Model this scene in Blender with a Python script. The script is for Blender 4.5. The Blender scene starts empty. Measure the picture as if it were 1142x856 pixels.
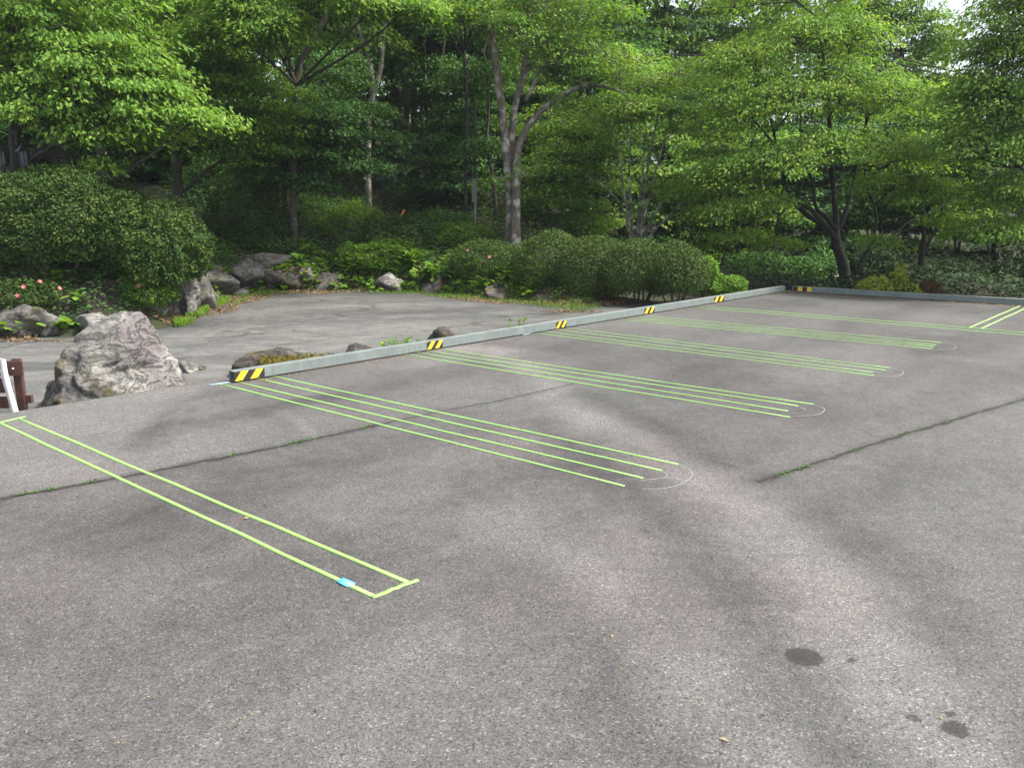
import bpy, bmesh, math, random
import numpy as np
from mathutils import Vector, Matrix

# ------------------------------------------------------------------ camera, sky, sun, exposure
S = bpy.context.scene
C = S.collection
F, HOR, H = 900.0, 228.0, 1.9          # focal length in photo pixels, horizon row, eye height (m)
PITCH = math.atan((428 - HOR) / F)
cam = bpy.data.objects.new('camera', bpy.data.cameras.new('camera'))
C.objects.link(cam)
cam.data.sensor_width = 36
cam.data.lens = F / 1142 * 36
cam.location = (0, 0, H)
cam.rotation_euler = (math.pi / 2 - PITCH, 0, 0)
cam.data.clip_end = 2000
cam.data.clip_start = 0.05
S.camera = cam

SUN_EL, SUN_AZ = math.radians(58), math.radians(98)     # azimuth clockwise from +Y (forward)
w = bpy.data.worlds.new('World'); S.world = w; w.use_nodes = True
nt = w.node_tree; nt.nodes.clear()
sky = nt.nodes.new('ShaderNodeTexSky'); sky.sky_type = 'NISHITA'; sky.sun_disc = False
sky.sun_elevation = SUN_EL; sky.sun_rotation = SUN_AZ
sky.air_density = 1.0; sky.dust_density = 4.0; sky.ozone_density = 0.8
bg = nt.nodes.new('ShaderNodeBackground'); bg.inputs[1].default_value = 0.115
wo = nt.nodes.new('ShaderNodeOutputWorld')
hs = nt.nodes.new('ShaderNodeHueSaturation'); hs.inputs['Saturation'].default_value = .55
nt.links.new(sky.outputs[0], hs.inputs['Color']); nt.links.new(hs.outputs[0], bg.inputs[0]); nt.links.new(bg.outputs[0], wo.inputs[0])
sun = bpy.data.objects.new('sun', bpy.data.lights.new('sun', 'SUN')); C.objects.link(sun)
sun.data.energy = 2.9; sun.data.angle = math.radians(6); sun.data.color = (1, 0.95, 0.86)
sd = Vector((math.sin(SUN_AZ) * math.cos(SUN_EL), math.cos(SUN_AZ) * math.cos(SUN_EL), math.sin(SUN_EL)))
sun.rotation_euler = sd.to_track_quat('Z', 'Y').to_euler()
S.view_settings.view_transform = 'Standard'; S.view_settings.look = 'None'
S.view_settings.gamma = 1; S.view_settings.use_curve_mapping = False
S.view_settings.exposure = 1.62
S.render.engine = 'CYCLES'

# ------------------------------------------------------------------ helpers
def ray(px, py):
    x = (px - 571) / F; u = (428 - py) / F
    return np.array([x, math.cos(PITCH) + u * math.sin(PITCH), -math.sin(PITCH) + u * math.cos(PITCH)])
def G(px, py, z=0.0):                    # photo pixel -> point on the level z
    d = ray(px, py); t = (z - H) / d[2]
    return np.array([d[0] * t, d[1] * t, z])
def W(px, py, Y):                        # photo pixel -> point at distance Y
    d = ray(px, py); t = Y / d[1]
    return np.array([d[0] * t, Y, H + d[2] * t])

def hash3(i, j, k, seed):
    h = (i * 374761393 + j * 668265263 + k * 2147483647 + seed * 974634777) & 0xffffffff
    h = ((h ^ (h >> 13)) * 1274126177) & 0xffffffff
    return ((h ^ (h >> 16)) & 0xffff) / 65535.0
def vnoise(p, seed=0):
    p = np.asarray(p, float); i = np.floor(p).astype(np.int64); f = p - i; f = f * f * (3 - 2 * f)
    r = 0
    for a in (0, 1):
        for b in (0, 1):
            for c in (0, 1):
                wgt = (f[:, 0] if a else 1 - f[:, 0]) * (f[:, 1] if b else 1 - f[:, 1]) * (f[:, 2] if c else 1 - f[:, 2])
                r = r + wgt * hash3(i[:, 0] + a, i[:, 1] + b, i[:, 2] + c, seed)
    return r * 2 - 1
def fbm(p, seed=0, o=4):
    r = 0; a = 1.0; p = np.asarray(p, float)
    for k in range(o):
        r = r + a * vnoise(p, seed + k); p = p * 2.03; a *= .5
    return r
def sstep(a, b, x):
    t = np.clip((x - a) / (b - a), 0, 1); return t * t * (3 - 2 * t)
def nrm(v):
    return v / np.maximum(np.linalg.norm(v, axis=-1, keepdims=True), 1e-9)
def seg_dist(P, pts):
    P = np.asarray(P)[:, :2]; best = np.full(len(P), 1e9)
    for a, b in zip(pts[:-1], pts[1:]):
        a = np.asarray(a)[:2]; b = np.asarray(b)[:2]; ab = b - a
        t = np.clip(((P - a) @ ab) / (ab @ ab), 0, 1)
        best = np.minimum(best, np.linalg.norm(P - a - t[:, None] * ab, axis=1))
    return best

def mesh_obj(name, V, Q, mats, parent=None, var=None, smooth=False, mi=None, attrs=None):
    V = np.asarray(V, np.float32); me = bpy.data.meshes.new(name)
    n = Q.shape[1]
    me.vertices.add(len(V)); me.vertices.foreach_set('co', V.ravel())
    me.loops.add(Q.size); me.loops.foreach_set('vertex_index', Q.astype(np.int32).ravel())
    me.polygons.add(len(Q))
    me.polygons.foreach_set('loop_start', np.arange(0, Q.size, n, dtype=np.int32))
    me.polygons.foreach_set('loop_total', np.full(len(Q), n, np.int32))
    if mi is not None: me.polygons.foreach_set('material_index', np.asarray(mi, np.int32))
    me.update(calc_edges=True)
    if smooth: me.polygons.foreach_set('use_smooth', np.ones(len(Q), bool))
    if var is not None:
        a = me.attributes.new('var', 'FLOAT', 'FACE'); a.data.foreach_set('value', np.asarray(var, np.float32))
    for k, v in (attrs or {}).items():
        a = me.attributes.new(k, 'FLOAT', 'POINT'); a.data.foreach_set('value', np.asarray(v, np.float32))
    for m in (mats if isinstance(mats, (list, tuple)) else [mats]): me.materials.append(m)
    o = bpy.data.objects.new(name, me); C.objects.link(o)
    if parent: o.parent = parent
    return o
def bm_obj(name, bm, mats, parent=None, smooth=False):
    me = bpy.data.meshes.new(name); bm.to_mesh(me); bm.free()
    for m in (mats if isinstance(mats, (list, tuple)) else [mats]): me.materials.append(m)
    if smooth:
        for p in me.polygons: p.use_smooth = True
    o = bpy.data.objects.new(name, me); C.objects.link(o)
    if parent: o.parent = parent
    return o
def tag(o, label=None, cat=None, group=None, kind=None):
    if label: o['label'] = label
    if cat: o['category'] = cat
    if group: o['group'] = group
    if kind: o['kind'] = kind
    return o
def thing(name, loc, label, cat, group=None):
    o = bpy.data.objects.new(name, None); C.objects.link(o); o.location = [float(v) for v in loc]
    o.empty_display_size = .2
    return tag(o, label, cat, group)
def dup(root, loc, rz=0, sc=1, label=None, group=None):
    r = root.copy(); C.objects.link(r); r.location = [float(v) for v in loc]; r.rotation_euler = (0, 0, rz)
    r.scale = (sc, sc, sc)
    if label: r['label'] = label
    if group: r['group'] = group
    for ch in list(root.children):
        c = ch.copy(); C.objects.link(c); c.parent = r
    return r
def box(bm, c, s, rz=0, bev=0):
    r = bmesh.ops.create_cube(bm, size=1)
    bmesh.ops.scale(bm, vec=s, verts=r['verts'])
    if bev:
        ed = list({e for v in r['verts'] for e in v.link_edges})
        rr = bmesh.ops.bevel(bm, geom=ed, offset=bev, segments=2, affect='EDGES')
        vs = list({v for f in rr['faces'] for v in f.verts} | {v for v in r['verts'] if v.is_valid})
    else: vs = r['verts']
    if rz: bmesh.ops.rotate(bm, cent=(0, 0, 0), matrix=Matrix.Rotation(rz, 3, 'Z'), verts=vs)
    bmesh.ops.translate(bm, vec=c, verts=vs)

class Geo:
    def __init__(s): s.V = []; s.Q = []; s.n = 0
    def add(s, V, Q): s.V.append(V); s.Q.append(Q + s.n); s.n += len(V)
    def tube(s, pts, r0, r1, sides=6, wob=0.0, flare=0.0, rng=None):
        P = np.asarray(pts, float); k = len(P)
        t = np.linspace(0, 1, k); R = r0 + (r1 - r0) * t
        if flare: R = R * (1 + flare * np.exp(-t * k * .9))
        T = nrm(np.gradient(P, axis=0))
        ref = np.array([1., .13, 0]) if abs(T[:, 2]).mean() > .6 else np.array([0.07, .1, 1.])
        A = nrm(np.cross(T, ref)); B = np.cross(T, A)
        an = np.arange(sides) / sides * 2 * math.pi
        rr = R[:, None] * np.ones(sides)
        if wob: rr = rr * (1 + wob * (rng.random((k, sides)) - .5))
        V = P[:, None, :] + rr[..., None] * (np.cos(an)[None, :, None] * A[:, None, :] + np.sin(an)[None, :, None] * B[:, None, :])
        i = np.arange(k - 1)[:, None] * sides; j = np.arange(sides)[None, :]; j2 = (j + 1) % sides
        Q = np.stack([i + j, i + j2, i + sides + j2, i + sides + j], -1).reshape(-1, 4)
        s.add(V.reshape(-1, 3), Q)
    def obj(s, name, mat, parent=None, off=None, smooth=True):
        V = np.concatenate(s.V); Q = np.concatenate(s.Q)
        if off is not None: V = V - np.asarray(off)
        return mesh_obj(name, V, Q, mat, parent, smooth=smooth)
def curve(pts, k):                        # Catmull-Rom resampling of a polyline
    P = np.asarray(pts, float)
    if len(P) == 2: P = np.array([P[0], (P[0] + P[1]) / 2, P[1]])
    E_ = np.concatenate([[2 * P[0] - P[1]], P, [2 * P[-1] - P[-2]]])
    out = []
    for t in np.linspace(0, len(P) - 1 - 1e-6, k):
        i = int(t); f = t - i; a, b, c, d = E_[i:i + 4]
        out.append(.5 * (2 * b + (c - a) * f + (2 * a - 5 * b + 4 * c - d) * f * f + (3 * b - a - 3 * c + d) * f ** 3))
    return np.array(out)
def leaf_geo(c, d, n, L, Wd, fold):
    d = nrm(d); s = nrm(np.cross(d, n)); n = np.cross(s, d)
    L = np.asarray(L)[:, None]; Wd = np.asarray(Wd)[:, None]
    base = c - d * L * .5; tip = c + d * L * .5 - n * L * .12
    m = c - d * L * .06 + n * L * fold
    V = np.stack([base, m + s * Wd * .5, tip, m - s * Wd * .5], 1).reshape(-1, 3)
    Q = np.arange(len(c) * 4).reshape(-1, 4)
    return V, Q

# ------------------------------------------------------------------ materials
def newmat(name):
    m = bpy.data.materials.new(name); m.use_nodes = True; t = m.node_tree
    b = t.nodes['Principled BSDF']; return m, t, b
def nd(t, k, **kw):
    n = t.nodes.new('ShaderNode' + k)
    for a, v in kw.items(): setattr(n, a, v)
    return n
def ramp(t, src, stops):
    r = nd(t, 'ValToRGB'); e = r.color_ramp.elements
    while len(e) < len(stops): e.new(.5)
    for el, (p, c) in zip(e, stops):
        el.position = p; el.color = (*c, 1) if len(c) == 3 else c
    t.links.new(src, r.inputs[0]); return r
def mix(t, fac, a, b, mode='MIX'):
    m = nd(t, 'Mix', data_type='RGBA', blend_type=mode)
    for s, v in ((0, fac), (6, a), (7, b)):
        if hasattr(v, 'is_linked'): t.links.new(v, m.inputs[s])
        else: m.inputs[s].default_value = v if s == 0 else (*v, 1)
    return m.outputs[2]
def noise(t, co, scale, detail=4, rough=.55, dist=0):
    n = nd(t, 'TexNoise'); n.inputs['Scale'].default_value = scale; n.inputs['Detail'].default_value = detail
    n.inputs['Roughness'].default_value = rough; n.inputs['Distortion'].default_value = dist
    if co is not None: t.links.new(co, n.inputs['Vector'])
    return n.outputs[0]
def math_(t, op, a, b=None):
    m = nd(t, 'Math', operation=op)
    for i, v in enumerate((a, b)):
        if v is None: continue
        if hasattr(v, 'is_linked'): t.links.new(v, m.inputs[i])
        else: m.inputs[i].default_value = v
    return m.outputs[0]
def coords(t): return nd(t, 'TexCoord').outputs['Object']
def bump(t, b, h, strength, dist):
    n = nd(t, 'Bump'); n.inputs['Strength'].default_value = strength; n.inputs['Distance'].default_value = dist
    t.links.new(h, n.inputs['Height']); t.links.new(n.outputs[0], b.inputs['Normal'])
def simple(name, col, rough=.6, metal=0, var=.15, scale=8):
    m, t, b = newmat(name)
    f = noise(t, coords(t), scale, 5)
    r = ramp(t, f, [(.3, [v * (1 - var) for v in col]), (.7, [min(1, v * (1 + var)) for v in col])])
    t.links.new(r.outputs[0], b.inputs['Base Color'])
    b.inputs['Roughness'].default_value = rough; b.inputs['Metallic'].default_value = metal
    return m
def leafmat(name, cols, transl=.42, rough=.6):
    m, t, b = newmat(name)
    a = nd(t, 'Attribute', attribute_name='var')
    k = len(cols)
    r = ramp(t, a.outputs['Fac'], [(i / (k - 1), c) for i, c in enumerate(cols)])
    t.links.new(r.outputs[0], b.inputs['Base Color'])
    b.inputs['Roughness'].default_value = rough
    b.inputs['Specular IOR Level'].default_value = .15
    tr = nd(t, 'BsdfTranslucent')
    hs = mix(t, 1.0, r.outputs[0], (1.25, 1.2, .45), 'MULTIPLY')
    t.links.new(hs, tr.inputs[0])
    mx = nd(t, 'MixShader'); mx.inputs[0].default_value = transl
    t.links.new(b.outputs[0], mx.inputs[1]); t.links.new(tr.outputs[0], mx.inputs[2])
    t.links.new(mx.outputs[0], t.nodes['Material Output'].inputs[0])
    return m
def barkmat(name, dark, light, patch, amt=.55):
    m, t, b = newmat(name); co = coords(t)
    mp = nd(t, 'Mapping'); mp.inputs['Scale'].default_value = (1, 1, .22); t.links.new(co, mp.inputs[0])
    f = noise(t, mp.outputs[0], 22, 6, .65)
    r = ramp(t, f, [(.32, dark), (.68, light)])
    p = ramp(t, noise(t, co, 3.2, 5, .6), [(amt, (0, 0, 0)), (amt + .12, (1, 1, 1))])
    t.links.new(mix(t, p.outputs[0], r.outputs[0], patch), b.inputs['Base Color'])
    b.inputs['Roughness'].default_value = .9
    bump(t, b, f, .6, .03)
    return m
def rockmat(name, cols, moss=.6, mosscol=(.06, .075, .02), streak=False, lichen=.66):
    m, t, b = newmat(name); co = coords(t)
    n1 = noise(t, co, 2.6, 8, .62, .6); n2 = noise(t, co, 14, 8, .7); n3 = noise(t, co, 70, 3, .6)
    r = ramp(t, n1, [(.3, cols[0]), (.5, cols[1]), (.7, cols[2])])
    c = mix(t, .7, r.outputs[0], ramp(t, n2, [(.3, (.35, .33, .31)), (.5, (.85, .85, .84)), (.72, (1.35, 1.33, 1.28))]).outputs[0], 'MULTIPLY')
    c = mix(t, .5, c, ramp(t, n3, [(.3, (.6, .6, .6)), (.7, (1.3, 1.3, 1.3))]).outputs[0], 'MULTIPLY')
    if streak:
        sx = nd(t, 'SeparateXYZ'); t.links.new(co, sx.inputs[0])
        k = math_(t, 'ADD', math_(t, 'MULTIPLY', sx.outputs[2], .62), sx.outputs[0])
        k = math_(t, 'ADD', k, math_(t, 'MULTIPLY', n2, .35))
        k = math_(t, 'ABSOLUTE', math_(t, 'SUBTRACT', k, .93))
        kr = ramp(t, k, [(.02, (1, 1, 1)), (.12, (0, 0, 0))])
        c = mix(t, math_(t, 'MULTIPLY', kr.outputs[0], .75), c, (.12, .1, .108))
    fr = nd(t, 'TexNoise'); fr.inputs['Scale'].default_value = 3.5; fr.inputs['Detail'].default_value = 9; fr.inputs['Roughness'].default_value = .65; fr.inputs['Distortion'].default_value = .8
    mpz = nd(t, 'Mapping'); mpz.inputs['Scale'].default_value = (1, 1, 2.2); mpz.inputs['Rotation'].default_value = (.3, .35, 0); t.links.new(co, mpz.inputs[0]); t.links.new(mpz.outputs[0], fr.inputs['Vector'])
    fl_ = ramp(t, math_(t, 'ABSOLUTE', math_(t, 'SUBTRACT', fr.outputs[0], .5)), [(.0, (.25, .24, .22)), (.028, (1, 1, 1))])
    c = mix(t, .32, c, fl_.outputs[0], 'MULTIPLY')
    li = ramp(t, noise(t, co, 5.5, 6, .7), [(lichen, (0, 0, 0)), (lichen + .06, (1, 1, 1))])
    c = mix(t, math_(t, 'MULTIPLY', li.outputs[0], .6), c, (.5, .5, .45))
    sx = nd(t, 'SeparateXYZ'); t.links.new(nd(t, 'TexCoord').outputs['Object'], sx.inputs[0])
    mo = math_(t, 'SUBTRACT', noise(t, co, 4, 7, .7), math_(t, 'MULTIPLY', sx.outputs[2], .16 if streak else 0))
    mo = math_(t, 'SUBTRACT', mo, math_(t, 'MULTIPLY', sx.outputs[0], .13 if streak else 0))
    mr = ramp(t, mo, [(moss, (0, 0, 0)), (moss + .1, (1, 1, 1))])
    mc = mix(t, noise(t, co, 30, 3), mosscol, (mosscol[0] * 2.4, mosscol[1] * 1.8, mosscol[2]))
    c = mix(t, math_(t, 'MULTIPLY', mr.outputs[0], .9), c, mc)
    t.links.new(c, b.inputs['Base Color']); b.inputs['Roughness'].default_value = .92
    bump(t, b, math_(t, 'ADD', math_(t, 'ADD', n2, math_(t, 'MULTIPLY', n3, .4)), fl_.outputs[0]), .9, .04)
    return m

M = {}
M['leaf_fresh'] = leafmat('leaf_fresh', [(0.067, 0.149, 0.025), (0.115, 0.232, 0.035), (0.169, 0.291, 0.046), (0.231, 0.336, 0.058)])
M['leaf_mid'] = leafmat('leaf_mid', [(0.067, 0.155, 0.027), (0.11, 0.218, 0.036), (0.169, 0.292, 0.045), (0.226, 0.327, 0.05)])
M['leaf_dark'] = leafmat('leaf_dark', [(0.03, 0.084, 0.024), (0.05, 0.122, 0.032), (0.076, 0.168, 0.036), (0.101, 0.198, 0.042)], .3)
M['leaf_yellow'] = leafmat('leaf_yellow', [(0.08, 0.196, 0.037), (0.133, 0.278, 0.047), (0.2, 0.327, 0.053), (0.332, 0.358, 0.079)])
M['leaf_cherry'] = leafmat('leaf_cherry', [(0.087, 0.193, 0.039), (0.143, 0.275, 0.049), (0.215, 0.356, 0.056), (0.367, 0.407, 0.069)], .5, .55)
M['leaf_azalea'] = leafmat('leaf_azalea', [(0.024, 0.057, 0.013), (0.041, 0.085, 0.019), (0.065, 0.113, 0.024), (0.109, 0.136, 0.029)], .22)
M['leaf_hedge'] = leafmat('leaf_hedge', [(0.026, 0.056, 0.016), (0.043, 0.083, 0.02), (0.07, 0.112, 0.025), (0.12, 0.157, 0.03)], .22)
M['leaf_shade'] = leafmat('leaf_shade', [(.012, .03, .011), (.02, .045, .014), (.03, .06, .018), (.045, .08, .022)], .25)  # deep shade under the trees put into the undergrowth leaf colour
M['leaf_herb'] = leafmat('leaf_herb', [(.07, .16, .025), (.11, .22, .03), (.15, .28, .04), (.22, .32, .05)])
M['leaf_lime'] = leafmat('leaf_lime', [(.17, .24, .03), (.26, .32, .04), (.34, .38, .05), (.42, .42, .06)])
M['leaf_red'] = leafmat('leaf_red', [(.09, .05, .025), (.14, .07, .03), (.18, .1, .04)])
M['petal'] = leafmat('petal', [(.5, .1, .12), (.62, .16, .18), (.7, .3, .3)], .3)
M['moss'] = leafmat('moss', [(.05, .06, .012), (.09, .085, .016), (.15, .11, .025), (.2, .14, .04)], .2, .8)
M['litter'] = leafmat('litter', [(.07, .045, .028), (.12, .08, .045), (.2, .14, .08), (.3, .24, .13)], .2, .8)
M['bark'] = barkmat('bark', (.018, .015, .012), (.075, .063, .05), (.12, .115, .1))
M['bark_dark'] = barkmat('bark_dark', (.012, .01, .009), (.04, .034, .03), (.07, .065, .055), .62)
M['bark_pale'] = barkmat('bark_pale', (.05, .042, .035), (.2, .17, .14), (.38, .36, .31), .5)
M['rock'] = rockmat('rock', [(.09, .085, .08), (.2, .19, .18), (.33, .32, .3)], .62)
M['rock_dark'] = rockmat('rock_dark', [(.04, .038, .036), (.1, .096, .09), (.19, .185, .175)], .54)
M['rock_moss'] = rockmat('rock_moss', [(.04, .036, .032), (.09, .083, .076), (.16, .15, .135)], .5, (.055, .05, .014))
M['rock_hero'] = rockmat('rock_hero', [(.11, .105, .095), (.2, .193, .18), (.29, .282, .262)], .50, (.045, .045, .016), True)
M['steel'] = simple('steel', (.155, .185, .182), .5, .25, .12, 25)
m_, t_, b_ = newmat('steel_weathered'); co_ = coords(t_)
mp_ = nd(t_, 'Mapping'); mp_.inputs['Scale'].default_value = (14, 14, 1.2); t_.links.new(co_, mp_.inputs[0])
c_ = mix(t_, .3, ramp(t_, noise(t_, co_, 5, 7, .7), [(.3, (.15, .18, .175)), (.7, (.22, .255, .25))]).outputs[0], ramp(t_, noise(t_, mp_.outputs[0], 1.6, 6, .7), [(.36, (.55, .52, .48)), (.6, (1.15, 1.15, 1.15))]).outputs[0], 'MULTIPLY')
c_ = mix(t_, ramp(t_, noise(t_, co_, 17, 6, .7), [(.66, (0, 0, 0)), (.74, (.8, .8, .8))]).outputs[0], c_, (.07, .045, .03))
t_.links.new(c_, b_.inputs['Base Color']); b_.inputs['Roughness'].default_value = .5; b_.inputs['Metallic'].default_value = .25
M['steel'] = m_
M['steel_dark'] = simple('steel_dark', (.02, .02, .02), .8)
M['yellow'] = simple('yellow', (.75, .5, .03), .5, 0, .1, 30)
M['black'] = simple('black', (.018, .018, .018), .5)
M['cable'] = simple('cable', (.01, .01, .01), .95)
M['tape'] = simple('tape', (.22, .46, .105), .6, 0, .2, 70)
M['tape_blue'] = simple('tape_blue', (.12, .5, .68), .5, 0, .1, 60)
M['tape_pale'] = simple('tape_pale', (.27, .42, .48), .6, 0, .15, 60)
M['chalk'] = simple('chalk', (.18, .18, .175), .9, 0, .25, 60)
M['wood'] = simple('wood', (.075, .035, .026), .6, 0, .3, 20)
M['white_metal'] = simple('white_metal', (.68, .68, .66), .5, 0, .1, 20)
M['iron'] = simple('iron', (.012, .013, .016), .4)
M['grey_box'] = simple('grey_box', (.13, .13, .125), .6)
M['orange'] = simple('orange', (.6, .24, .04), .6)
M['glass'] = simple('glass', (.1, .12, .13), .1)
M['bolt'] = simple('bolt', (.5, .5, .48), .35, .8)
M['wall_paint'] = simple('wall_paint', (.55, .58, .6), .8, 0, .08, 3)

# ------------------------------------------------------------------ ground geometry
R0 = G(262, 427)[:2]; R1 = G(876, 325)[:2]; R2 = G(1142, 341)[:2]
tR = (R1 - R0) / np.linalg.norm(R1 - R0); nR = np.array([-tR[1], tR[0]])
tF = (R2 - R1) / np.linalg.norm(R2 - R1); nF = np.array([-tF[1], tF[0]])
if nF @ tR < 0: nF = -nF
RL = float(np.linalg.norm(R1 - R0))
EDGE = .32
foot_px = [(-900, 420), (-400, 395), (0, 379), (110, 376), (190, 366), (222, 350), (255, 332), (300, 326), (400, 325), (500, 329), (580, 337), (640, 343)]
def zroad(P):
    P = np.asarray(P, float); return -.35 + .2 * sstep(11, 17.5, P[..., 1])
def Groad(px, py, dz=0):
    z = -.25
    for _ in range(6): z = float(zroad(G(px, py, z)[:2]))
    g = G(px, py, z + dz); return g
foot = [Groad(a, b)[:2] for a, b in foot_px]
foot += [R0 + tR * 11.0 + nR * 1.5, R1 + nR * 1.2 + tR * .8, R1 + tR * 1.6 + tF * 1.0, R1 + tF * 60 + nF * 1.6]
foot = np.array(foot)
FP = np.concatenate([foot, [[200, -60], [200, 300], [-300, 300], [-300, foot[0][1]]]])
def inside(P, poly):
    x, y = P[:, 0], P[:, 1]; r = np.zeros(len(P), bool); j = len(poly) - 1
    for i in range(len(poly)):
        xi, yi = poly[i]; xj, yj = poly[j]
        with np.errstate(divide='ignore', invalid='ignore'):
            c = ((yi > y) != (yj > y)) & (x < (xj - xi) * (y - yi) / (yj - yi + 1e-12) + xi)
        r ^= c; j = i
    return r
def bank_e(P):
    d = seg_dist(P, list(foot)); return np.where(inside(P, FP), d, -d)
def terrain(P, rough=True):
    P = np.asarray(P, float)[:, :2]
    u = (P - R0) @ tR; d = (P - R0) @ nR; d2 = (P - R1) @ nF
    m = np.maximum(d, d2) - EDGE
    zr = zroad(P)
    z = -.035 + (zr + .025) * sstep(0, .85, m)
    e = bank_e(P)
    px = 571 + F * P[:, 0] / np.maximum(P[:, 1], 4)
    amp = 1 - .9 * sstep(560, 740, px)
    P3 = np.c_[P, np.zeros(len(P))]
    rise = amp * ((.95 * sstep(0, 1.15, e) + .12 * sstep(.15, .6, e) * fbm(P3 * np.array([2.2, 2.2, 1]), 19, 4)) + .26 * np.clip(e - 1, 0, 12) + .12 * np.clip(e - 13, 0, 60)) + (1 - amp) * (-.03) * np.clip(e, 0, 10)
    if rough: rise = rise + sstep(.1, 1.2, e) * (.16 * fbm(P3 * .9, 5, 4) + .35 * vnoise(P3 * .22, 9))
    return np.where(m < 0, -.035, z + np.where(e > 0, rise, 0))
def hit(px, py, y0=12.0, y1=45.0):      # where the view through a photo pixel meets the ground
    d = ray(px, py); Yy = np.arange(y0, y1, .05); Pp = np.c_[d[0] / d[1] * Yy, Yy]; zz = H + d[2] / d[1] * Yy
    k = np.nonzero(terrain(Pp) >= zz)[0]; k = k[0] if len(k) else len(Yy) - 1
    return np.array([Pp[k, 0], Pp[k, 1], zz[k]])
def tz(x, y): return float(terrain(np.array([[x, y]]))[0])

def grid_axis(bands):
    out = []
    for a, b, s in bands: out += list(np.arange(a, b, s))
    return np.array(out + [bands[-1][1]])
gx = grid_axis([(-160, -60, 20), (-60, -24, 2), (-24, -13, .5), (-13, 5, .13), (5, 20, .4), (20, 60, 2), (60, 160.1, 20)])
gy = grid_axis([(-100, -20, 20), (-20, 6, 1.3), (6, 12.5, .4), (12.5, 22, .13), (22, 34, .35), (34, 70, 1.2), (70, 170, 20)])
X, Y = np.meshgrid(gx, gy); P = np.c_[X.ravel(), Y.ravel()]
Z = terrain(P); nx = len(gx)
i = np.arange(len(gy) - 1)[:, None] * nx + np.arange(nx - 1)[None, :]
Q = np.stack([i, i + 1, i + nx + 1, i + nx], -1).reshape(-1, 4)
mt, t, b = newmat('forest_floor'); co = coords(t)
n1 = noise(t, co, .8, 6, .6); n2 = noise(t, co, 9, 6, .7); n3 = noise(t, co, 60, 3, .7)
c = ramp(t, n2, [(.3, (.016, .013, .009)), (.5, (.034, .027, .018)), (.7, (.065, .052, .035))]).outputs[0]
c = mix(t, ramp(t, n1, [(.42, (0, 0, 0)), (.56, (.85, .85, .85))]).outputs[0], c, mix(t, n3, (.018, .03, .01), (.045, .06, .016)))
c = mix(t, .6, c, ramp(t, n3, [(.3, (.45, .45, .45)), (.7, (1.5, 1.45, 1.4))]).outputs[0], 'MULTIPLY')
t.links.new(c, b.inputs['Base Color']); b.inputs['Roughness'].default_value = .95
bump(t, b, math_(t, 'ADD', n2, n3), 1, .05)
bm = bmesh.new(); box(bm, (0, 35, 12.5), (330, 290, 37))
mh = bpy.data.materials.new('haze'); mh.use_nodes = True; th_ = mh.node_tree; th_.nodes.remove(th_.nodes['Principled BSDF'])
pv = th_.nodes.new('ShaderNodeVolumePrincipled'); pv.inputs['Color'].default_value = (.8, .9, 1, 1); pv.inputs['Density'].default_value = .00045; pv.inputs['Anisotropy'].default_value = .2
th_.links.new(pv.outputs[0], th_.nodes['Material Output'].inputs['Volume'])
tag(bm_obj('haze', bm, mh), 'thin pale mist hanging in the forest air', 'haze', kind='stuff')
tag(mesh_obj('terrain', np.c_[P, Z], Q, mt, smooth=True), kind='structure')

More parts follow.
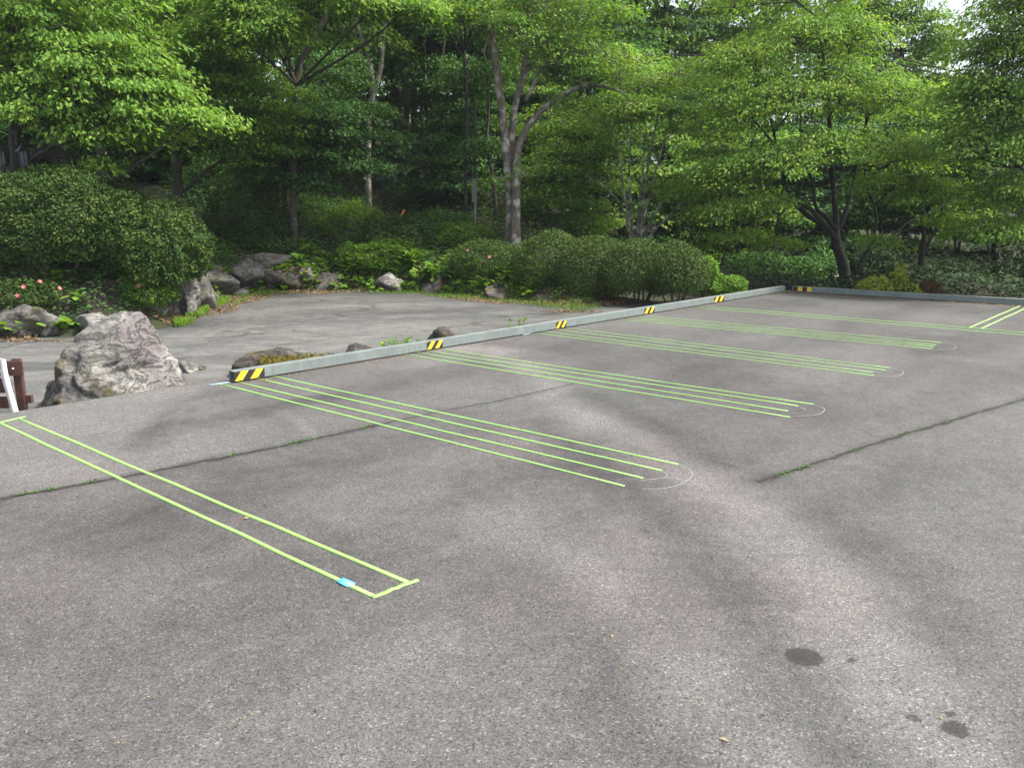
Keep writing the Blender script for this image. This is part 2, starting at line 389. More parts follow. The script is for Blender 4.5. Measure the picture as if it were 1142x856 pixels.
# ---- asphalt of the parking lot: a grid with a map of lighter and darker bands
def asphalt(name, lo, hi, red, speck=1.0, lot=False):
    m, t, b = newmat(name); co = coords(t)
    wr = nd(t, 'Attribute', attribute_name='tone').outputs['Fac']
    rd = nd(t, 'Attribute', attribute_name='tint').outputs['Fac']
    blot = noise(t, co, 1.6, 10, .72, .8); mid = noise(t, co, 9, 8, .75, .5)
    k = math_(t, 'ADD', wr, math_(t, 'MULTIPLY', math_(t, 'SUBTRACT', blot, .5), .75))
    k = math_(t, 'ADD', k, math_(t, 'MULTIPLY', math_(t, 'SUBTRACT', mid, .5), .7))
    c = ramp(t, k, [(0, lo), (1, hi)]).outputs[0]
    c = mix(t, rd, c, red, 'MULTIPLY')
    v = nd(t, 'TexVoronoi'); v.inputs['Scale'].default_value = 130; t.links.new(co, v.inputs['Vector'])
    sv = nd(t, 'SeparateColor'); t.links.new(v.outputs['Color'], sv.inputs[0])
    sp = ramp(t, sv.outputs[0], [(0, (.3, .3, .3)), (.22, (.75, .75, .75)), (.6, (1, 1, 1)), (.88, (1.15, 1.14, 1.13)), (.95, (1.55, 1.54, 1.5)), (1, (2.3, 2.27, 2.2))])
    c = mix(t, .88 * speck, c, sp.outputs[0], 'MULTIPLY')
    v2 = nd(t, 'TexVoronoi'); v2.inputs['Scale'].default_value = 260; t.links.new(co, v2.inputs['Vector'])
    sv2 = nd(t, 'SeparateColor'); t.links.new(v2.outputs['Color'], sv2.inputs[0])
    c = mix(t, .75 * speck, c, ramp(t, sv2.outputs[1], [(0, (.5, .5, .5)), (1, (1.5, 1.5, 1.5))]).outputs[0], 'MULTIPLY')
    # scattered pits
    v3 = nd(t, 'TexVoronoi'); v3.inputs['Scale'].default_value = 9; t.links.new(co, v3.inputs['Vector'])
    pit = ramp(t, v3.outputs['Distance'], [(.05, (.25, .25, .25)), (.1, (1, 1, 1))])
    c = mix(t, .8, c, pit.outputs[0], 'MULTIPLY')
    rough = .85
    if not lot:
        mp = nd(t, 'Mapping'); mp.inputs['Rotation'].default_value = (0, 0, .2); mp.inputs['Scale'].default_value = (.45, 1.5, 1); t.links.new(co, mp.inputs[0])
        nn = nd(t, 'TexNoise'); nn.inputs['Scale'].default_value = 2.2; nn.inputs['Detail'].default_value = 6; t.links.new(mp.outputs[0], nn.inputs['Vector'])
        sc = nd(t, 'VectorMath', operation='SCALE'); sc.inputs['Scale'].default_value = .5; t.links.new(nn.outputs['Color'], sc.inputs[0])
        ad = nd(t, 'VectorMath', operation='ADD'); t.links.new(mp.outputs[0], ad.inputs[0]); t.links.new(sc.outputs[0], ad.inputs[1])
        vc = nd(t, 'TexVoronoi', feature='DISTANCE_TO_EDGE'); vc.inputs['Scale'].default_value = 1.1; t.links.new(ad.outputs[0], vc.inputs['Vector'])
        cr = ramp(t, vc.outputs['Distance'], [(.010, (.5, .49, .45)), (.035, (1, 1, 1))])
        c = mix(t, ramp(t, noise(t, co, .5, 3), [(.42, (0, 0, 0)), (.6, (1, 1, 1))]).outputs[0], c, mix(t, 1.0, c, cr.outputs[0], 'MULTIPLY'))
        st = noise(t, mp.outputs[0], 5, 7, .75)
        c = mix(t, .8, c, ramp(t, st, [(.32, (.5, .5, .48)), (.5, (1, 1, 1)), (.68, (1.5, 1.5, 1.45))]).outputs[0], 'MULTIPLY')
    if lot:
        wob = nd(t, 'Vector' + 'Math', operation='ADD')
        nn = nd(t, 'TexNoise'); nn.inputs['Scale'].default_value = 45; nn.inputs['Detail'].default_value = 6
        t.links.new(co, nn.inputs['Vector'])
        sc = nd(t, 'VectorMath', operation='SCALE'); sc.inputs['Scale'].default_value = .05
        t.links.new(nn.outputs['Color'], sc.inputs[0])
        t.links.new(co, wob.inputs[0]); t.links.new(sc.outputs[0], wob.inputs[1])
        tot = None
        for (px, py, rx, ry, a) in [(896, 732, .095, .088, .9), (1065, 812, .058, .055, .85), (1018, 800, .028, .028, .8), (1060, 796, .025, .024, .8), (950, 736, .025, .024, .8), (838, 695, .022, .02, .45), (722, 592, .03, .02, .6)]:
            g = G(px, py); mp = nd(t, 'Mapping'); mp.vector_type = 'POINT'
            mp.inputs['Location'].default_value = (-(g[0] + .025) / rx, -(g[1] + .025) / ry, 0)
            mp.inputs['Scale'].default_value = (1 / rx, 1 / ry, 0)
            t.links.new(wob.outputs[0], mp.inputs[0])
            ln = nd(t, 'VectorMath', operation='LENGTH'); t.links.new(mp.outputs[0], ln.inputs[0])
            o = math_(t, 'MULTIPLY', ramp(t, ln.outputs['Value'], [(.0, (1, 1, 1)), (.75, (.9, .9, .9)), (1.0, (0, 0, 0))]).outputs[0], a)
            tot = o if tot is None else math_(t, 'MAXIMUM', tot, o)
        c = mix(t, tot, c, mix(t, .5, (.012, .012, .012), sp.outputs[0], 'MULTIPLY'))
    t.links.new(c, b.inputs['Base Color']); b.inputs['Roughness'].default_value = rough
    b.inputs['Specular IOR Level'].default_value = .4
    bump(t, b, math_(t, 'ADD', sv.outputs[0], math_(t, 'MULTIPLY', sv2.outputs[1], .5)), .35, .004)
    return m
corner = R1 + (nR - tF * (nR @ tF)) * 0
A_ = np.array([tR, tF]).T
# corner of the lot: EDGE outside both rails
corner = np.linalg.solve(np.array([nR, nF]), np.array([nR @ R1 + EDGE, nF @ R1 + EDGE]))
ga = grid_axis([(0, 24, .08), (24, 60, 2)]); gb = grid_axis([(0, 17, .08), (17, 60, 2)])
AA, BB = np.meshgrid(ga, gb)
LP = corner + AA.ravel()[:, None] * (-tR) + BB.ravel()[:, None] * tF
nx = len(ga); i = np.arange(len(gb) - 1)[:, None] * nx + np.arange(nx - 1)[None, :]
Q = np.stack([i, i + nx, i + nx + 1, i + 1], -1).reshape(-1, 4)
L3 = np.c_[LP, np.zeros(len(LP))]
rotl = np.c_[LP @ tR, LP @ nR, np.zeros(len(LP))]
def band(pxs, wdt, seed=1, wob=.25):
    pts = [G(a, b_)[:2] for a, b_ in pxs]
    q = LP + wob * np.c_[fbm(L3 * 1.1, seed), fbm(L3 * 1.1, seed + 7)] + .28 * min(wdt, .3) * np.c_[fbm(L3 * 5, seed + 3, 3), fbm(L3 * 5, seed + 5, 3)]
    return np.exp(-(seg_dist(q, curve(np.array(pts), 30)) / wdt) ** 2.6) * (.85 + .3 * fbm(L3 * 1.7, seed + 9, 4))
tone = .42 + .09 * fbm(L3 * .5, 3, 3) + .11 * fbm(rotl * np.array([.35, 1.6, 1]), 11, 5)
tone += .36 * band([(500, 388), (556, 393), (614, 430), (660, 464), (725, 503), (790, 540), (855, 582), (920, 640), (965, 690), (1010, 760), (1090, 870)], .27, 1, .08)
tone += 0.211 * band([(560, 570), (601, 607), (673, 653), (738, 711), (790, 775), (850, 860)], .20, 4, .08)
tone += 0.093 * band([(1000, 575), (1090, 570), (1200, 585)], .4, 5)
tone += .3 * band([(318, 457), (335, 470), (352, 484)], .045, 8, .03) + .14 * band([(376, 492), (395, 508)], .045, 8, .03)
tone += .15 * band([(930, 440), (1010, 405), (1100, 405)], .25, 13)
tone += .2 * band([(470, 400), (540, 388), (600, 395)], .3, 14)
tone -= 0.223 * band([(640, 440), (725, 475), (810, 515), (862, 536), (950, 592), (1020, 655), (1080, 725), (1180, 800)], .24, 21, .08)
tone -= 0.186 * band([(600, 470), (653, 508), (712, 568), (764, 620), (816, 672), (842, 718), (890, 775), (960, 840)], .17, 23, .07)
tone -= 0.161 * band([(590, 640), (640, 672), (680, 705), (690, 770), (735, 840)], .18, 26, .07)
tone -= .30 * band([(165, 500), (185, 470), (205, 450), (240, 434)], .16, 22, .12) + .2 * band([(230, 470), (290, 455), (340, 448)], .25, 27)
tone += .22 * band([(190, 482), (202, 462), (216, 446)], .03, 28, .05)
tone -= .18 * band([(820, 335), (950, 335), (1142, 355)], .9, 24)  # soft tree shade painted into the asphalt colour along the back rail
tone -= .12 * band([(660, 395), (760, 400), (850, 440)], .5, 25)
tone -= .16 * band([(100, 600), (200, 590), (330, 620)], .4, 29)
seam_px = [[(-60, 566), (0, 556), (130, 533), (250, 510), (330, 494), (415, 475)], [(415, 475), (500, 457), (560, 446), (640, 428)], [(845, 537), (900, 520), (1000, 487), (1142, 445), (1300, 396)]]
for k, s in enumerate(seam_px):
    tone -= (.3 if k != 1 else .15) * np.exp(-(seg_dist(LP, [G(a, b_)[:2] for a, b_ in s]) / .05) ** 2)
side = ((LP - G(0, 556)[:2]) @ np.array([-(G(415, 475) - G(0, 556))[1], (G(415, 475) - G(0, 556))[0]])) > 0
lf = sstep(330, 150, 571 + F * LP[:, 0] / np.maximum(LP[:, 1], 1))
tone += np.where(side, .02 + .2 * lf, -.02)
tint = np.clip(.48 + .6 * fbm(L3 * .8, 31, 5), 0, 1)
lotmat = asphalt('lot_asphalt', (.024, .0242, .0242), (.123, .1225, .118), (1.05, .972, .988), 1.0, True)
tag(mesh_obj('parking_lot', L3, Q, lotmat, attrs={'tone': tone, 'tint': tint}), kind='structure')

# ---- the lower driveway
us = np.linspace(-26, 11.6, 120); near = R0 + us[:, None] * tR + nR * 1.15
fl = curve(np.array(foot[:14]), 400)
far = []
for p in near:                          # nearest foot point roughly across the drive
    q = fl - p; across = q @ nR - .35 * abs(q @ tR)
    dd = np.abs(q @ tR - .25 * (q @ nR))
    far.append(fl[np.argmin(dd)])
far = np.array(far)
vv = np.linspace(0, 1, 60)
RP = near[:, None, :] + (far - near)[:, None, :] * vv[None, :, None]
RP[:, -1] += 0
RP = RP.reshape(-1, 2)
Zr = terrain(RP, False) * 0 + zroad(RP) + .02
nx = 60; i = np.arange(len(us) - 1)[:, None] * nx + np.arange(nx - 1)[None, :]
Q = np.stack([i, i + 1, i + nx + 1, i + nx], -1).reshape(-1, 4)[:, ::-1]
R3 = np.c_[RP, np.zeros(len(RP))]
rr = np.c_[RP @ np.array([.97, .22]), RP @ np.array([-.22, .97]), np.zeros(len(RP))]
e = -bank_e(RP)
wear2 = .5 + .3 * fbm(rr * np.array([.25, 1.8, 1]), 41, 4) + .12 * fbm(R3 * 1.0, 45, 3) - .45 * np.exp(-(e / .7) ** 2)
tag(mesh_obj('driveway', np.c_[RP, Zr], Q, asphalt('drive_asphalt', (.036, .0363, .036), (.13, .1305, .127), (1, 1, .98), .8), attrs={'tone': wear2, 'tint': np.full(len(RP), .5)}), kind='structure')

# ------------------------------------------------------------------ steel rails
def rail(name, a, b, label, stripes, hgt=.108, wid=.12, lift=.016):
    a = np.asarray(a); b = np.asarray(b); tt = (b - a) / np.linalg.norm(b - a); L = float(np.linalg.norm(b - a))
    root = thing(name, (a[0], a[1], 0), label, 'steel rail', 'steel rails edging the parking lot'); ang = math.atan2(tt[1], tt[0]); root.rotation_euler = (0, 0, ang)
    bm = bmesh.new(); th = .006
    def ring(x, ins):
        return [bm.verts.new((x, y, z)) for y, z in ((ins, lift + ins), (wid - ins, lift + ins), (wid - ins, lift + hgt - ins), (ins, lift + hgt - ins))]
    o0, o1, i0, i1 = ring(0, 0), ring(L, 0), ring(0, th), ring(L, th)
    for k in range(4):
        j = (k + 1) % 4
        bm.faces.new((o0[k], o1[k], o1[j], o0[j])); bm.faces.new((i0[j], i1[j], i1[k], i0[k]))
        bm.faces.new((o0[j], i0[j], i0[k], o0[k])); bm.faces.new((o1[k], i1[k], i1[j], o1[j]))
    bmesh.ops.recalc_face_normals(bm, faces=bm.faces)
    o = bm_obj('beam', bm, M['steel'], root)
    k = max(2, int(L / 2.4))
    for q in range(k + 1):
        bm = bmesh.new(); box(bm, (.25 + (L - .5) * q / k, wid / 2, lift / 2 - .002), (.1, wid * .7, lift + .004))
        bm_obj('foot_pad', bm, M['steel_dark'], root)
    for q in range(1, 3 if L > 8 else 2):       # joints between lengths
        bm = bmesh.new(); x = L * q / (3 if L > 8 else 2)
        box(bm, (x, wid / 2, lift + hgt / 2), (.012, wid + .004, hgt + .004)); bm_obj('weld_seam', bm, M['grey_box'], root)
    for (x0, x1, nst) in stripes:
        bm = bmesh.new()
        z0, z1 = lift + .004, lift + hgt - .004; y = -.003; sl = (z1 - z0) * .8; per = (x1 - x0) / nst
        def poly(pts, dy, mi):
            f = bm.faces.new([bm.verts.new((px_, y + dy, pz)) for px_, pz in pts]); f.material_index = mi
        # dark backing as a thin plate, yellow slanted bars 1 mm proud
        box(bm, ((x0 + x1) / 2, -.001, (z0 + z1) / 2), (x1 - x0, .0025, z1 - z0))
        for s in range(-1, nst + 1):
            xa = x0 + s * per; xb = xa + per * .5
            pts = [(xa, z0), (xb, z0), (xb + sl, z1), (xa + sl, z1)]
            # clip to the plate
            def clip(pl, xc, keep):
                out = []
                for (p, q_) in zip(pl, pl[1:] + pl[:1]):
                    ip, iq = keep(p[0], xc), keep(q_[0], xc)
                    if ip: out.append(p)
                    if ip != iq:
                        f_ = (xc - p[0]) / (q_[0] - p[0]); out.append((xc, p[1] + f_ * (q_[1] - p[1])))
                return out
            pts = clip(pts, x0, lambda v, c_: v >= c_ - 1e-9)
            if len(pts) > 2: pts = clip(pts, x1, lambda v, c_: v <= c_ + 1e-9)
            if len(pts) > 2: poly(pts, -.001, 1)
        bm_obj('hazard_stripe', bm, [M['black'], M['yellow']], root)
    return root
def along(px, py): return float((G(px, py)[:2] - R0) @ tR)
rail('steel_rail', R0, R1 - tR * .02, 'long steel rail between lot and lower driveway, with several black and yellow patches',
     [(.0, .36, 2), (along(474, 391), along(491, 388), 2), (along(616, 367), along(627, 365), 2), (along(717, 351), along(727, 349), 2), (along(794, 338), along(803, 336), 2)])
rf = R1 + tF * .0 + nF * .0
# far rail: local y must point outward (nF)
root = rail('steel_rail', R1 + tF * 40 * 0 + tR * .0 + nF * .02 + tF * .14, R1 + tF * 26, 'grey steel rail along the back edge of the lot before the leaning tree', [])
# local +y of this rail is to the left of its direction = outward
bm = bmesh.new()
for k in range(4):
    x0 = .02 + k * .1
    v = [bm.verts.new((x, -.004, z)) for x, z in ((x0, .03), (x0 + .1, .03), (x0 + .1, .12), (x0, .12))]
    bm.faces.new(v).material_index = k % 2
bm_obj('hazard_stripe', bm, [M['black'], M['yellow']], root)

# ------------------------------------------------------------------ tape strips and chalk
def strip(name, pts, wdt, mat, label, cat, group=None, z=.004, th=.0015, own=False):
    P_ = np.array([G(a, b_)[:2] for a, b_ in pts]) if not own else np.array(pts)
    T = nrm(np.gradient(P_, axis=0)); N = np.c_[-T[:, 1], T[:, 0]]
    l = P_ + N * wdt / 2; r = P_ - N * wdt / 2; k = len(P_)
    c0 = P_[0]
    V = np.concatenate([np.c_[l, np.full(k, z + th)], np.c_[r, np.full(k, z + th)], np.c_[l, np.full(k, .0005)], np.c_[r, np.full(k, .0005)]])
    V[:, :2] -= c0
    Q_ = []
    for i_ in range(k - 1):
        Q_ += [(i_, k + i_, k + i_ + 1, i_ + 1), (i_, i_ + 1, 2 * k + i_ + 1, 2 * k + i_), (k + i_ + 1, k + i_, 3 * k + i_, 3 * k + i_ + 1)]
    Q_ += [(0, 2 * k, 3 * k, k), (k - 1, 2 * k - 1, 4 * k - 1, 3 * k - 1)]
    o = mesh_obj(name, V, np.array(Q_), mat); o.location = (c0[0], c0[1], 0)
    return tag(o, label, cat, group)
TG = 'green masking tape strips marking parking bays'
def tape(pts, label, grp, w_=.025):
    rng_ = np.random.default_rng(int(abs(pts[0][0] * 7 + pts[0][1])))
    a, b_ = np.array(pts[0], float), np.array(pts[-1], float)
    ga_, gb_ = G(*a)[:2], G(*b_)[:2]; k = 14
    q = ga_ + (gb_ - ga_) * np.linspace(0, 1, k)[:, None]
    n_ = np.array([-(gb_ - ga_)[1], (gb_ - ga_)[0]]) / np.linalg.norm(gb_ - ga_)
    q += n_ * (rng_.normal(0, .004, k) * np.sin(np.linspace(0, math.pi, k)))[:, None]
    return strip('tape_strip', q, w_, M['tape'], label, 'tape', grp, own=True)
g1 = 'tape strips of the nearest bay marking'
tape([(-8, 468), (419, 666)], 'long green tape strip with the blue bit on it, nearest of all', g1, .025)
tape([(19, 466), (456, 650)], 'long green tape strip, farther side of the closed rectangle nearest the camera', g1, .025)
o = tape([(415, 666.5), (466, 647)], 'short green tape strip closing the near end of the nearest rectangle', g1, .025)
o.location.z = .002
o = tape([(-12, 474), (28, 465)], 'short green tape strip closing the far end of the nearest rectangle, beside the brown bench', g1, .025); o.location.z = .002
o = strip('tape_piece', [(379, 647.5), (392, 653.5)], .05, M['tape_blue'], 'small bright blue tape piece stuck over the near green tape strip', 'tape'); o.location.z = .004
quads = [
    ('that starts at the striped end of the steel rail', [((243, 427.5), (696, 542)), ((265.4, 426.2), (717, 533.3)), ((284, 421.4), (737.5, 524.8)), ((301, 418.8), (756, 517.8))]),
    ('that starts at the second striped patch of the rail', [((452, 395.3), (881, 465.3)), ((466, 393.3), (879, 458.4)), ((476, 391.4), (890, 452.7)), ((490, 389), (907, 450.9))]),
    ('that starts at the third striped patch of the rail', [((593, 371.2), (975, 418.8)), ((604, 369.4), (974, 415.4)), ((614, 366.8), (988, 412.8)), ((626, 364.9), (993.4, 410.4))]),
    ('that starts at the fourth striped patch of the rail', [((690, 356.2), (1040, 389)), ((698, 354.6), (1041.6, 386.6)), ((706, 353.4), (1044, 384.6)), ((712, 351.6), (1050, 382.1))]),
]
ordn = ['nearest strip', 'second nearest strip', 'third nearest strip', 'farthest strip']
for k, (where, ls) in enumerate(quads):
    for j, (a, b_) in enumerate(ls):
        tape([a, b_], '%s of four %s' % (ordn[j], where.replace('that starts at', 'green tapes from').replace(' of the steel rail', ' of the rail')), 'tape strips of the set of four ' + where, (.019, .017, .015, .015)[k])
tape([(776, 340.6), (1200, 375.4)], 'faint green tape strip, farther of the two crossing the back of the lot', 'pair of tape strips across the back of the lot', .022)
tape([(770, 342.4), (1200, 378.4)], 'faint green tape strip, nearer of the two crossing the back of the lot', 'pair of tape strips across the back of the lot', .022)
g3 = 'tape strips of the right hand bay marking by the back rail'
tape([(1080.5, 365.5), (1138, 340.8)], 'left one of two green tape strips slanting to the rail, far right', g3, .03)
tape([(1094, 366.5), (1152, 339.8)], 'right one of two green tape strips slanting to the rail, far right', g3, .03)
o = tape([(1079, 365.6), (1097, 367)], 'short green tape strip joining the near ends of the slanting pair at the far right', g3, .03); o.location.z = .002
for pts, lab in [([(234, 430), (256, 426.5)], 'pale blue tape piece on the asphalt by the open striped end of the rail'),
                 ([(583, 373.6), (594, 371.3)], 'pale blue tape piece under the rail left of its third striped patch'),
                 ([(602, 370), (613, 368)], 'pale blue tape piece under the rail close to its third striped patch'),
                 ([(680, 355.5), (693, 353.3)], 'pale blue tape piece under the rail just left of its fourth striped patch')]:
    o = strip('tape_piece', pts, .035, M['tape_pale'], lab, 'tape', 'blue tape pieces along the rail'); o.location.z = .005
def chalk(pts, lab, w_=.008, grp='white chalk curves at the ends of the tape sets'):
    q = curve(np.array([G(a, b_)[:2] for a, b_ in pts]), 26)
    strip('chalk_line', q, w_, M['chalk'], lab, 'chalk line', grp, z=.001, th=.001, own=True)
chalk([(755, 518), (767, 522), (772, 529), (766, 536), (752, 542), (735, 545), (716, 544.5)], 'wide white chalk arc rounding off the ends of the nearest set of four tape strips')
chalk([(738, 525), (744, 529), (742, 532)], 'small white chalk hook inside the wide arc at the nearest set of four', .007)
chalk([(714, 535.5), (730, 534), (748, 532.5), (764, 535.5)], 'thin chalk line crossing inside the wide arc at the nearest set of four', .008)
chalk([(906, 451), (917, 454), (919, 458), (910, 462.5), (886, 464)], 'white chalk arc at the end of the second set of four tape strips', .008)
chalk([(888, 453), (896, 455), (898, 457.5)], 'small chalk hook inside the arc of the second set of four', .007)
chalk([(993, 410.5), (1006, 413), (1006, 417), (994, 420), (976, 419)], 'faint chalk arc at the end of the third set of four tape strips', .008)
chalk([(1050, 382.3), (1063, 384.5), (1066, 387), (1060, 389.5), (1042, 389.5)], 'faint chalk arc at the end of the fourth set of four tape strips', .008)

# ------------------------------------------------------------------ rocks
_ico = {}
def ico(n):
    if n not in _ico:
        bm = bmesh.new(); bmesh.ops.create_icosphere(bm, subdivisions=n, radius=1)
        V = np.array([v.co for v in bm.verts]); Fc = np.array([[v.index for v in f.verts] for f in bm.faces]); bm.free()
        _ico[n] = (V, Fc)
    return _ico[n]
def rock(loc, size, seed, mat, label, name='boulder', cat='rock', group=None, sub=5, planes=None, rough=.06, rz=0, nplanes=16, nchip=26, chip=1.0):
    rng_ = np.random.default_rng(seed); D, Fc = ico(sub)
    if planes is None:
        pn = nrm(rng_.normal(size=(nplanes, 3))); ph = rng_.uniform(.62, .95, nplanes)
    else:
        pn = nrm(np.array([p[:3] for p in planes], float)); ph = np.array([p[3] for p in planes])
    k = ph / np.maximum(D @ pn.T, 1e-3)
    k = np.clip(k, 0, 3)
    r = -np.log(np.exp(-k * 16).sum(1)) / 16 if planes is None else -np.log(np.exp(-k * 24).sum(1)) / 24
    r = np.minimum(r, 1.35)
    V = D * r[:, None] * np.asarray(size)
    sc = 1 / max(size)
    dn = nrm(D)
    rid = 1 - np.abs(fbm(V * 2.2 * sc ** .5, seed, 5))
    V = V + dn * (rough * max(size) *  (fbm(V * 3.1, seed + 3, 6) * .6 + .5 * (rid - .7)))[:, None]
    if planes is not None:          # strata and broken ledges
        V = V + dn * (.035 * np.sign(vnoise(V * np.array([2.2, 2.2, 5]), 77)) * np.abs(vnoise(V * np.array([2.2, 2.2, 5]), 77)) ** .3)[:, None]
    for nc, am in ((nchip, .05), (nchip * 5, .025)):
        pc = nrm(rng_.normal(size=(nc, 3))) * rng_.uniform(.75, 1.1, (nc, 1)); off = rng_.uniform(-1, .8, nc)
        q_ = nrm(V) * 1.0 + .12 * np.c_[fbm(V * 4, seed + 1, 3), fbm(V * 4, seed + 2, 3), fbm(V * 4, seed + 4, 3)]
        q_ = q_ * np.array([1, 1, 1.5]); pc = pc * np.array([1, 1, 1.5])
        dd_ = np.stack([((q_ - c1) ** 2).sum(1) for c1 in pc], 1); o2 = np.sort(dd_, 1)[:, :2]
        gap = np.sqrt(o2[:, 1]) - np.sqrt(o2[:, 0])
        V = V + dn * (am * max(size) * chip * (off[dd_.argmin(1)] * sstep(0, .06, gap) - .5 * (1 - sstep(0, .05, gap))))[:, None]
    c_, s_ = math.cos(rz), math.sin(rz); V = V @ np.array([[c_, s_, 0], [-s_, c_, 0], [0, 0, 1]])
    o = mesh_obj(name, V, Fc, mat, smooth=True); o.location = [float(v) for v in loc]
    return tag(o, label, cat, group)
hero = W(125, 421, 9.15)
rock((hero[0], hero[1], -.15), (.90, .85, .91), 5, M['rock_hero'], 'large pale grey pointed boulder on the lot edge between bench and rail', sub=6, rough=.08,
     nchip=40, chip=.8, planes=[(-.88, -.1, .5, .62), (-.28, -.12, 1, .78), (.3, -.2, 1, .86), (.66, -.1, .72, .80), (.97, 0, .22, .86), (0, 1, .3, .6), (.05, -.88, .5, .66), (0, 0, -1, .6), (-.75, -.75, .2, .74), (.6, -.7, .4, .76), (.6, .7, .2, .7), (-.7, .7, .2, .7)])
def grock(px, py, z, wpx, hm, dm, seed, mat, label, **kw):   # rock whose foot centre shows at (px,py) on level z
    g = hit(px, py) if z == 'hit' else hit(px, py, 6, 16) if z == 'near' else G(px, py, z)
    if z == 'near': z = g[2] - .04
    if z == 'hit': z = g[2] - hm * .42; wpx *= .8
    wm = wpx * g[1] / F / 2
    if z > -.3: zg = tz(g[0] * (1 + dm * .5 / g[1]), g[1] + dm * .5) - .03; hm += max(0, z - zg) * .8 if z < 0 else 0; z = min(z, zg) if z < 0 else z
    kw.setdefault('nplanes', 11); kw.setdefault('rough', .09)
    return rock((g[0] * (1 + dm * .5 / g[1]), g[1] + dm * .5, z + hm * .3), (wm * 1.15, dm, hm * .62), seed, mat, label, **kw)
grock(212, 417, 'near', 22, .2, .18, 11, M['rock'], 'small grey rock beside the right foot of the large pale boulder', sub=4)
grock(228, 415, 'near', 16, .12, .15, 12, M['rock_dark'], 'little dark stone between the large boulder and the rail end', sub=4)
grock(322, 410, -.2, 90, .25, .3, 13, M['rock_moss'], 'low mossy rock with golden moss lying behind the striped end of the rail', sub=5)
grock(406, 395, -.2, 42, .26, .26, 14, M['rock_moss'], 'rounded brown rock behind the rail, right of the low golden mossy rock')
grock(492, 384, -.2, 44, .3, .26, 15, M['rock_moss'], 'mossy rock behind the second striped patch of the rail')
# bank stones, left group
BS = 'stones set in the roadside bank'
for (px, py, z, wpx, hm, dm, sd_, mat, lab, rz) in [
    (30, 376, -.5, 105, .55, .6, 21, 'rock_dark', 'broad dark lichen-spotted stone under the azalea at the left edge', 0),
    (82, 344, .08, 46, .24, .4, 22, 'rock', 'flat slab-like grey stone lying on the bank behind the large boulder', .2),
    (110, 372, -.5, 42, .40, .5, 23, 'rock', 'grey rounded stone under the flat slab behind the large boulder', 0),
    (172, 362, -.5, 28, .85, .4, 24, 'rock', 'narrow upright pale stone beneath the flowering azalea right of the large boulder', .4),
    (192, 356, -.5, 26, .85, .4, 25, 'rock_dark', 'tall grey upright stone in the middle of the upright stones right of the large boulder', .1),
    (211, 352, -.5, 24, 1.15, .4, 26, 'rock', 'tall thin upright stone at the corner where the bank turns back', .3),
    (232, 336, -.4, 40, .7, .5, 27, 'rock_dark', 'dark stone just behind the corner of the bank', 0),
    (262, 326, -.2, 40, .5, .5, 28, 'rock', 'pale grey stone under the dark shrubs at the back corner of the driveway', .3),
    (300, 318, -.2, 30, .5, .4, 29, 'rock_dark', 'small dark stone at the back corner of the driveway', 0),
    (343, 305, .1, 30, .8, .4, 30, 'rock', 'light grey stone high on the bank left of the bright green shrub', 0),
    (374, 318, -.2, 36, .6, .5, 33, 'rock_moss', 'dark brown stone in the bank under the bright green shrub', 0),
    (436, 319, -.3, 36, .6, .5, 31, 'rock', 'whitish weathered stone at the foot of the bank below the bright green shrub', 0),
    (488, 322, -.3, 44, .6, .5, 32, 'rock_moss', 'moss-covered stone between the bright green shrub and the first clipped mound', 0),
    (560, 330, -.4, 46, .6, .5, 34, 'rock_moss', 'dark mossy stone below the first clipped mound', .2),
    (606, 334, -.4, 40, .5, .4, 35, 'rock_dark', 'dark low stone at the left foot of the clipped hedge', 0)]:
    grock(px, py, 'hit' if px > 225 else (z if z > 0 else float(zroad(Groad(px, py)[:2]))), wpx, hm, dm, sd_, M[mat], lab, group=BS, rz=rz)
for (px, py, wpx, hm, dm, sd_, mat, lab, rz) in [
    (236, 318, 52, 1.0, .5, 221, 'rock_dark', 'dark weathered stone high in the bank just behind the tall thin upright stone', .3),
    (262, 311, 44, .75, .45, 222, 'rock_dark', 'grey broken stone in the bank right of the big azalea, above the driveway corner', .1),
    (290, 300, 52, .95, .5, 223, 'rock_dark', 'dark rough stone under the trailing shrub at the back corner of the driveway', .5),
    (318, 306, 48, .8, .5, 224, 'rock_moss', 'mossy stone in the bank left of the light grey high stone', .2),
    (205, 338, 44, 1.1, .4, 225, 'rock_dark', 'broad dark stone filling the bank between the upright stones', 0)]:
    g_ = hit(px, py); wm_ = wpx * g_[1] / F / 2
    rock((g_[0], g_[1] + .1, g_[2]), (wm_ * 1.15, dm, hm * .5), sd_, M[mat], lab, group=BS, rz=rz, nplanes=11, rough=.09)
p = W(455, 222, 27.5); rock((p[0], p[1], tz(p[0], p[1]) + .25), (1.1, .8, .55), 41, M['rock_dark'], 'large dark boulder in the forest beside the thick dark trunk')
p = W(434, 231, 26.5); rock((p[0], p[1], tz(p[0], p[1]) + .1), (.4, .35, .3), 42, M['rock_dark'], 'small boulder left of the large dark boulder in the forest', sub=4)
p = W(30, 308, 16.8); rock((p[0], p[1], tz(p[0], p[1]) + .15), (.35, .3, .3), 43, M['rock'], 'pale round stone in the shade below the big azalea', sub=4)

